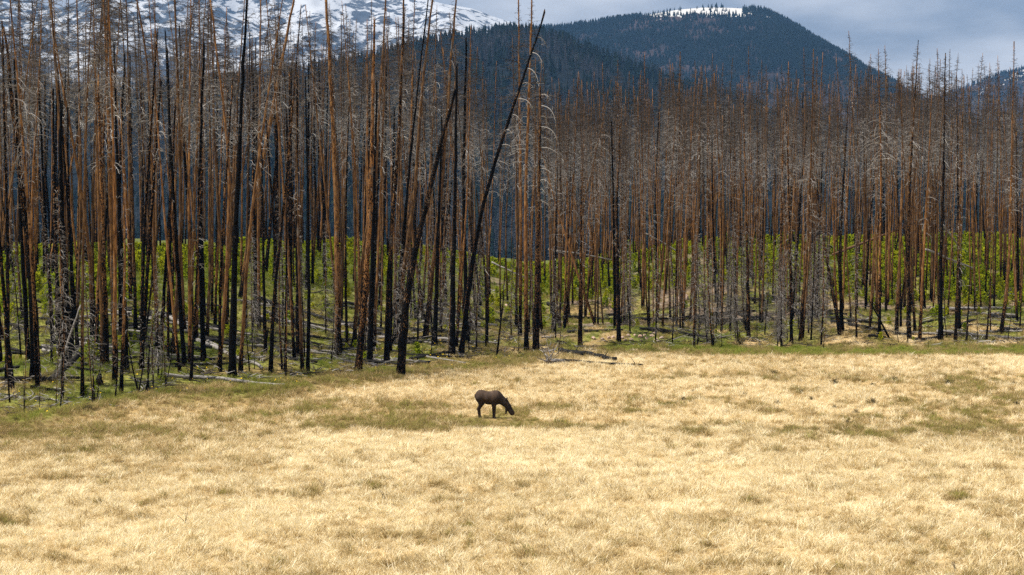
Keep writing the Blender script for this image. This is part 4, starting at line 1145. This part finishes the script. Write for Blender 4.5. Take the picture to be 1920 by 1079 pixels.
def grass(name, n, ylo, yhi, seed, size, label, mask):
    rg = np.random.default_rng(seed)
    y = np.sqrt(rg.uniform(ylo ** 2, yhi ** 2, n))
    x = rg.uniform(-1, 1, n) * (.325 * y + 6)
    keep = mask(x, y, rg)
    x, y = x[keep], y[keep]; m = len(x)
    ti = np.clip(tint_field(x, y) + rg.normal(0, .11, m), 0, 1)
    h = size * rg.uniform(.5, 1.35, m) * (0.75 + .5 * fbm(x / 1.7, y / 2.2, 2, 61)) 
    h *= np.where(ti < .35, .8, 1) * (1 - .45 * np.exp(-(((x + 1.2) / 2.6) ** 2 + ((y - 104.5) / 3.0) ** 2)))
    h *= .75 + .6 * smooth(.35, .7, fbm(x / .6, y / .9, 2, 301))
    lie = fbm(x / 3.5, y / 4.5, 3, 91) * 9
    rot = np.stack([rg.normal(0, .15, m), rg.normal(0, .15, m), lie + rg.normal(0, .9, m)], -1)
    pick = np.where(ti > .55, rg.integers(0, 9, m), np.where(rg.random(m) < .7, rg.integers(9, 12, m), rg.integers(0, 5, m)))
    sc = np.stack([h * 1.05, h * 1.05, h * rg.uniform(.8, 1.15, m)], -1)
    scatter(name, np.stack([x, y, ground_z(x, y) - .02], -1), rot, sc, pick, ti, GC, label)
meadow = lambda x, y, rg: y < edge_y(x) + 4
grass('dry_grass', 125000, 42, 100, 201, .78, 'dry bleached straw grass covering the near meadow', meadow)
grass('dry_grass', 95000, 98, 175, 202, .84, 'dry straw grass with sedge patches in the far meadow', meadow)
grass('green_grass', 150000, 96, 262, 203, .85, 'short green grass on the forest floor', lambda x, y, rg: (y > edge_y(x) - 3) & (y < edge_y(x) + 128) & (rg.random(len(x)) < 1 - .8 * smooth(.50, .66, fbm(x / 6, y / 5, 4, 77)) * smooth(4, 20, y - edge_y(x)) * (.2 + .8 * smooth(-12, 0, x))))

# bark, broken limbs and twigs strewn over the forest floor
def litter_mesh(rng):
    A = []
    for k in range(7):
        a = rng.uniform(0, 6.28); L = rng.uniform(.3, 1.3); c0 = rng.normal(0, .5, 2); d = np.array([math.cos(a), math.sin(a)])
        A.append(smooth_path([[*(c0), .03], [*(c0 + d * L * .5 + rng.normal(0, .1, 2)), rng.uniform(.04, .25)], [*(c0 + d * L), rng.uniform(.02, .3)]], 5))
    V, q, _ = tubes(np.array(A), rng.uniform(.012, .04, (7, 1)) * np.linspace(1, .5, 5)[None], 4)
    return new_mesh('branch_litter', V, q, attrs={'tone': np.repeat(np.where(rng.random(7) < .5, rng.uniform(.0, .25, 7), rng.uniform(.7, 1, 7)), 20)}, smooth_shade=False, mats=[TWIG])
rg = np.random.default_rng(77)
n = 1150
x = np.where(rg.random(n) < .55, rg.uniform(-60, 3, n), rg.uniform(3, 75, n)); y = edge_y(x) + 3 + 62 * rg.random(n) ** 1.4
scatter('branch_litter', np.stack([x, y, ground_z(x, y) + .08], -1), np.stack([rg.normal(0, .1, n), rg.normal(0, .1, n), rg.uniform(0, 6.28, n)], -1), np.ones((n, 3)) * rg.uniform(.7, 1.6, (n, 1)), rg.integers(0, 6, n), np.zeros(n), proto_coll('branch_litter_shapes', [litter_mesh(R) for _ in range(6)]), 'broken limbs and twigs strewn over the burned forest floor')

# yellow wildflowers in the green fringe
fm, t = mat('yellow_petals'); bsdf(t, (0.75, 0.50, 0.01), .7)
def flower_mesh():
    V, T = [], []
    for k in range(6):
        a = k * math.pi / 3
        i = len(V); V.extend([(0, 0, .3), (.045 * math.cos(a - .4), .045 * math.sin(a - .4), .315), (.06 * math.cos(a), .06 * math.sin(a), .32), (.045 * math.cos(a + .4), .045 * math.sin(a + .4), .315)])
        T.extend([(i, i + 1, i + 2), (i, i + 2, i + 3)])
    return new_mesh('wildflower', V, tris=T, smooth_shade=False, mats=[fm])
rg = np.random.default_rng(55)
n = 420
x = rg.uniform(-36, 4, n); y = edge_y(x) + rg.uniform(-2, 18, n)
scatter('yellow_wildflowers', np.stack([x, y, ground_z(x, y) + .02], -1), np.stack([rg.normal(.5, .3, n), rg.normal(0, .3, n), rg.uniform(0, 6, n)], -1), np.ones((n, 3)) * rg.uniform(.7, 1.2, (n, 1)), np.zeros(n), np.zeros(n), proto_coll('wildflower_shapes', [flower_mesh()]), 'tiny yellow wildflowers sprinkled through the green fringe')

# ------------------------------------------------------------------ small bushes and weeds in the meadow
bm_, t = mat('sage_leaves')
c = ramp(t, attr(t, 'bl').outputs['Fac'], [(0, (0.04, 0.034, 0.022)), (.5, (0.085, 0.075, 0.040)), (1, (0.16, 0.14, 0.07))])
leafy(t, c, .25)
def bush_mesh(rng, n):
    V, T, B = [], [], []
    for k in range(n):
        a = rng.uniform(0, 6.28); el = rng.uniform(.15, 1.5); L = rng.uniform(.5, 1.0)
        d = np.array([math.cos(a) * math.cos(el), math.sin(a) * math.cos(el), .75 * math.sin(el)])
        for f in np.linspace(.35, 1, 4):
            p = d * L * f + rng.normal(0, .05, 3); s = rng.normal(0, 1, 3); s /= np.linalg.norm(s)
            i = len(V); u = d + rng.normal(0, .5, 3); u /= np.linalg.norm(u)
            V.extend([p - s * .035, p + s * .035, p + u * .17]); T.append((i, i + 1, i + 2)); B.extend([rng.random()] * 3)
    V = np.array(V); V[:, 2] = np.maximum(V[:, 2], 0)
    n0 = len(V)
    return new_mesh('meadow_bush', V, None, T, {'bl': np.array(B)}, smooth_shade=False, mats=[bm_])
BM = [bush_mesh(R, 90) for _ in range(4)]
BUSH = [(1450,704,30,'low brown tuft nearest the far green strip'),(1676,718,40,'broad dusky bush right of the middle in the far meadow'),(1565,722,34,'dusky bush left of the broadest one'),(1636,724,20,'small dark bush between two dusky ones'),
 (1778,722,32,'dusky bush far right of the broadest one'),(1900,725,30,'green-brown bush at the right edge of the meadow'),(1502,739,26,'brown bush above the darkest small one'),(1521,751,20,'darkest small bush in the right meadow'),
 (1458,759,24,'brown tuft left of the darkest small bush'),(1636,759,34,'brown bush in the second row, middle'),(1784,759,34,'brown bush in the second row, right'),(1906,760,26,'dark bush in the second row at the right edge'),
 (1565,768,26,'olive bush in the third row'),(1605,776,24,'olive bush right of the third row one'),(1252,760,18,'small dark bush left of a pair right of the moose'),(1281,752,24,'larger dark bush of the pair right of the moose'),
 (1364,776,20,'small brown bush below the lone grey one'),(1393,742,26,'lone greyish bush right of the pair'),(1690,790,26,'dark tuft in the green patch, left'),(1800,812,26,'dark tuft in the green patch, right'),(1590,796,30,'dark bush at the head of the green patch'),
 (1204,724,12,'tiny dark tuft right of the moose, farthest'),(1300,735,14,'tiny dark tuft above the larger of the pair'),(945,690,26,'green shrub in front of the broken-topped trunk'),(985,696,24,'green shrub right of the small leaning stem'),
 (895,696,18,'small green tuft below the slanting snag'),(1330,648,50,'long low green bush right of the rock pile'),(1385,648,46,'low green bush before the grey thicket'),(95,768,26,'dull bush in the grass at the left edge'),(165,772,34,'brown bush in the grass under the lowest logs'),
 (176,752,22,'dull tuft right of the lowest log'),(440,716,20,'dull tuft at the foot of the thickest trunk'),(30,790,20,'dull tuft at the left edge, nearest'),(802,705,16,'small dull tuft right of the leaning trunk foot')]
for px, py, w, lb in BUSH:
    b = hit(px, py); s = w * b[1] / FPX / 2
    o = link('meadow_bush', BM[int(R.integers(0, 4))], None, b); o.scale = (s, s * .8, s * R.uniform(.85, 1.15)); o.rotation_euler = (0, 0, R.uniform(0, 6.28))
    tag(o, lb, 'bush', 'low bushes in the meadow')
# dead weed stalks
for px, py, hp, lb in [(349, 988, 34, 'dry forked weed stalk in the near straw at the left'), (1046, 912, 18, 'twin dry weed stalks in the near straw, middle'), (1090, 914, 20, 'dry weed stalk right of the twin stalks'), (720, 945, 26, 'dry weed stalks left of the middle in the near straw'), (1373, 828, 14, 'lone dark stalk in front of the right bushes'), (1790, 1075, 22, 'dry stalk at the bottom right'), (606, 920, 22, 'thin stalk beside a green tuft in the near straw')]:
    b = hit(px, py); h = hp * b[1] / FPX
    A = []
    for k in range(3):
        f = R.uniform(.6, 1)
        A.append(smooth_path([[R.normal(0, .03), 0, 0], [R.normal(0, .08) * h, R.normal(0, .05), .5 * h * f], [R.normal(0, .3) * h, R.normal(0, .1), h * f]], 5))
    V, q, tr = tubes(np.array(A), np.tile(np.linspace(.014, .007, 5), (3, 1)), 4, cap=True)
    o = link('weed_stalk', new_mesh('weed_stalk', V, q, tr, {'tone': np.full(len(V), .75)}, mats=[TWIG]), None, b)
    tag(o, lb, 'weed')

# ------------------------------------------------------------------ moose
def moose_mesh():
    prims = []
    def cap(a, b, ra, rb, k=.06, sy=1.0): prims.append((np.array(a, float), np.array(b, float), ra, rb, k, sy))
    SY = .74
    cap((.37, 0, 1.36), (.85, 0, 1.25), .355, .405, .05, SY)
    cap((.85, 0, 1.25), (1.28, 0, 1.25), .39, .435, .05, SY)
    cap((.36, 0, 1.53), (.52, 0, 1.53), .20, .19, .12, .8)
    cap((1.16, 0, 1.54), (1.36, 0, 1.50), .16, .18, .14, .7)
    cap((1.38, 0, 1.34), (1.86, 0, .97), .33, .24, .10, .68)
    cap((1.88, 0, .96), (2.06, 0, .74), .23, .195, .06, .72)
    cap((2.06, 0, .74), (2.25, 0, .44), .19, .155, .05, .66)
    cap((2.24, 0, .44), (2.31, 0, .33), .16, .16, .04, .74)
    cap((2.20, 0, .52), (2.24, 0, .34), .10, .06, .04, .7)
    cap((1.97, 0, .60), (1.93, 0, .29), .085, .045, .05)
    cap((.03, 0, 1.42), (.015, 0, 1.28), .045, .025, .05)
    for sgn in (-1, 1):
        dx = 0.0 if sgn < 0 else 0.06
        y = sgn * .15
        cap((.30 + dx, y, 1.22), (.40 + dx, y * 1.05, .92), .23, .15, .08, .8)
        cap((.40 + dx, y * 1.05, .90), (.225 + dx, y, .56), .12, .068, .05)
        cap((.225 + dx, y, .56), (.275 + dx, y, .12), .064, .046, .03)
        cap((.275 + dx, y, .12), (.30 + dx, y, .05), .05, .058, .02)
        fx = .05 if sgn < 0 else -.06
        cap((1.22, y * 1.1, 1.14), (1.19 + fx, y * 1.15, .84), .20, .115, .08, .7)
        cap((1.19 + fx, y * 1.1, .84), (1.20 + fx, y, .46), .10, .072, .05)
        cap((1.20 + fx, y, .46), (1.195 + fx, y, .12), .064, .050, .03)
        cap((1.195 + fx, y, .12), (1.215 + fx, y, .05), .052, .06, .02)
        cap((1.93, sgn * .10, 1.10), (1.97, sgn * .20, 1.20), .06, .05, .03)
        cap((1.97, sgn * .20, 1.20), (2.0, sgn * .26, 1.27), .05, .018, .02)
    h = .024
    lo = np.array([-.12, -.42, -.03]); hi = np.array([2.55, .42, 1.86])
    ax = [np.arange(lo[i], hi[i], h) for i in range(3)]
    X, Y, Z = np.meshgrid(*ax, indexing='ij')
    F = np.full(X.shape, 9.)
    for a, b, ra, rb, k, sy in prims:
        ay, by = a[1], b[1]
        c0 = 0.5 * (ay + by)
        Yp = c0 + (Y - c0) / sy
        ba = b - a; L2 = ba @ ba
        t_ = np.clip(((X - a[0]) * ba[0] + (Yp - a[1]) * ba[1] + (Z - a[2]) * ba[2]) / L2, 0, 1)
        d = np.sqrt((X - a[0] - t_ * ba[0]) ** 2 + ((Yp - a[1] - t_ * ba[1]) * (sy ** .5)) ** 2 + (Z - a[2] - t_ * ba[2]) ** 2) - (ra + (rb - ra) * t_)
        hh = np.clip(.5 + .5 * (F - d) / k, 0, 1)
        F = F * (1 - hh) + d * hh - k * hh * (1 - hh)
    n = np.array(F.shape)
    ins = F < 0
    # naive surface nets
    c = [ins[i:n[0] - 1 + i, j:n[1] - 1 + j, k:n[2] - 1 + k] for i in (0, 1) for j in (0, 1) for k in (0, 1)]
    s = sum(x.astype(int) for x in c)
    act = (s > 0) & (s < 8)
    ids = -np.ones(act.shape, int); ids[act] = np.arange(act.sum())
    I, J, K = np.nonzero(act)
    acc = np.zeros((len(I), 3)); cnt = np.zeros(len(I))
    corner = [(i, j, k) for i in (0, 1) for j in (0, 1) for k in (0, 1)]
    for p in range(8):
        for qd in range(p + 1, 8):
            a, b = corner[p], corner[qd]
            if sum(abs(a[m] - b[m]) for m in range(3)) != 1: continue
            fa = F[I + a[0], J + a[1], K + a[2]]; fb = F[I + b[0], J + b[1], K + b[2]]
            m = (fa < 0) != (fb < 0)
            t_ = fa / (fa - fb + 1e-12)
            pt = np.array(a)[None] + t_[:, None] * (np.array(b) - np.array(a))[None]
            acc[m] += pt[m]; cnt[m] += 1
    V = lo + (np.stack([I, J, K], -1) + acc / cnt[:, None]) * h
    Q = []
    for axi in range(3):
        o1, o2 = [(1, 2), (2, 0), (0, 1)][axi]
        sl0 = [slice(0, n[m] - 1) for m in range(3)]
        A = ins[tuple(slice(0, -1) if m == axi else slice(1, -1) for m in range(3))]
        Bm = ins[tuple(slice(1, None) if m == axi else slice(1, -1) for m in range(3))]
        ch = np.nonzero(A != Bm)
        fl = A[ch]
        base = [ch[0] + (0 if axi == 0 else 1), ch[1] + (0 if axi == 1 else 1), ch[2] + (0 if axi == 2 else 1)]
        def cell(d1, d2):
            g = [base[0].copy(), base[1].copy(), base[2].copy()]
            g[o1] = g[o1] - d1; g[o2] = g[o2] - d2
            return ids[g[0], g[1], g[2]]
        qd = np.stack([cell(1, 1), cell(0, 1), cell(0, 0), cell(1, 0)], -1)
        qd[~fl] = qd[~fl][:, ::-1]
        Q.append(qd)
    Q = np.concatenate(Q)
    Q = Q[(Q >= 0).all(1)]
    return V, Q
mm, t = mat('moose_coat')
n1 = noise(t, 5.0, 5, mapping(t, (1, 1, .6)), .65); n2 = noise(t, 70.0, 3, mapping(t, (.5, 1, 1)))
dk = attr(t, 'pale').outputs['Fac']
a = ramp(t, n1, [(.3, (.006, .0035, .0022)), (.6, (.022, .0118, .0070)), (.8, (.060, .032, .018))])
b_ = ramp(t, n1, [(.3, (.034, .019, .011)), (.55, (.075, .044, .027)), (.72, (.15, .095, .06))])
bsdf(t, mixc(t, dk, a, b_), .75, n2, .6, .02, .3)
V, Q = moose_mesh()
pale = .75 * smooth(1.15, 1.6, V[:, 2]) * smooth(1.7, 1.3, V[:, 0]) + .5 * np.exp(-(((V[:, 0] - .85) / .45) ** 2 + ((V[:, 2] - 1.2) / .16) ** 2)) + .55 * np.exp(-(((V[:, 0] - .24) / .09) ** 2 + ((V[:, 2] - .5) / .09) ** 2)) + .5 * np.exp(-(((V[:, 0] - 2.05) / .05) ** 2 + ((V[:, 2] - .95) / .1) ** 2)) + .4 * np.exp(-(((V[:, 0] - 1.24) / .08) ** 2 + ((V[:, 2] - .82) / .1) ** 2))
mb = hit(890, 785.5)
mo = link('moose', new_mesh('moose', V, Q, None, {'pale': np.clip(pale, 0, 1)}, mats=[mm]), None, mb + [0, 0, .02])
tag(mo, 'dark brown moose grazing with its head down in the straw meadow', 'moose')
mo.rotation_euler = (0, 0, math.radians(-4))
em, t = mat('wet_eye'); bsdf(t, (.004, .003, .003), .1, spec=.6)
hf, t = mat('hoof_horn'); bsdf(t, (.012, .010, .009), .5)
import bmesh
def ball(name, c, sc, m, parent):
    bm = bmesh.new(); bmesh.ops.create_uvsphere(bm, u_segments=10, v_segments=7, radius=1)
    me = bpy.data.meshes.new(name); bm.to_mesh(me); bm.free(); me.materials.append(m)
    o = link(name, me, parent, c); o.scale = sc; return o
for sg in (-1, 1): ball('eye', (2.06, sg * .115, .83), (.026, .018, .026), em, mo)
for x_, y_ in ((.315, -.15), (.375, .15), (1.275, -.15), (1.165, .15)):
    bm = bmesh.new(); bmesh.ops.create_cone(bm, cap_ends=True, segments=10, radius1=.078, radius2=.052, depth=.09)
    bmesh.ops.bevel(bm, geom=bm.edges[:], offset=.008, segments=1, affect='EDGES')
    me = bpy.data.meshes.new('hoof'); bm.to_mesh(me); bm.free(); me.materials.append(hf)
    link('hoof', me, mo, (x_, y_, .045))

# ------------------------------------------------------------------ air
bm = bmesh.new(); bmesh.ops.create_cube(bm, size=1)
zb, zt = -300.0, 2000.0
for v in bm.verts:
    v.co = (v.co.x * 34000, 5900 + v.co.y * 13400, (zb + zt) / 2 + v.co.z * (zt - zb))
me = bpy.data.meshes.new('haze'); bm.to_mesh(me); bm.free()
hz, t = mat('haze_air')
o = N(t, 'ShaderNodeOutputMaterial'); pv = N(t, 'ShaderNodeVolumePrincipled')
pv.inputs['Color'].default_value = (.20, .44, .88, 1); pv.inputs['Density'].default_value = 5.4e-5; pv.inputs['Anisotropy'].default_value = 0.0
t.links.new(pv.outputs[0], o.inputs['Volume'])
me.materials.append(hz)
tag(link('haze', me), kind='stuff', label='thin blue mountain air')
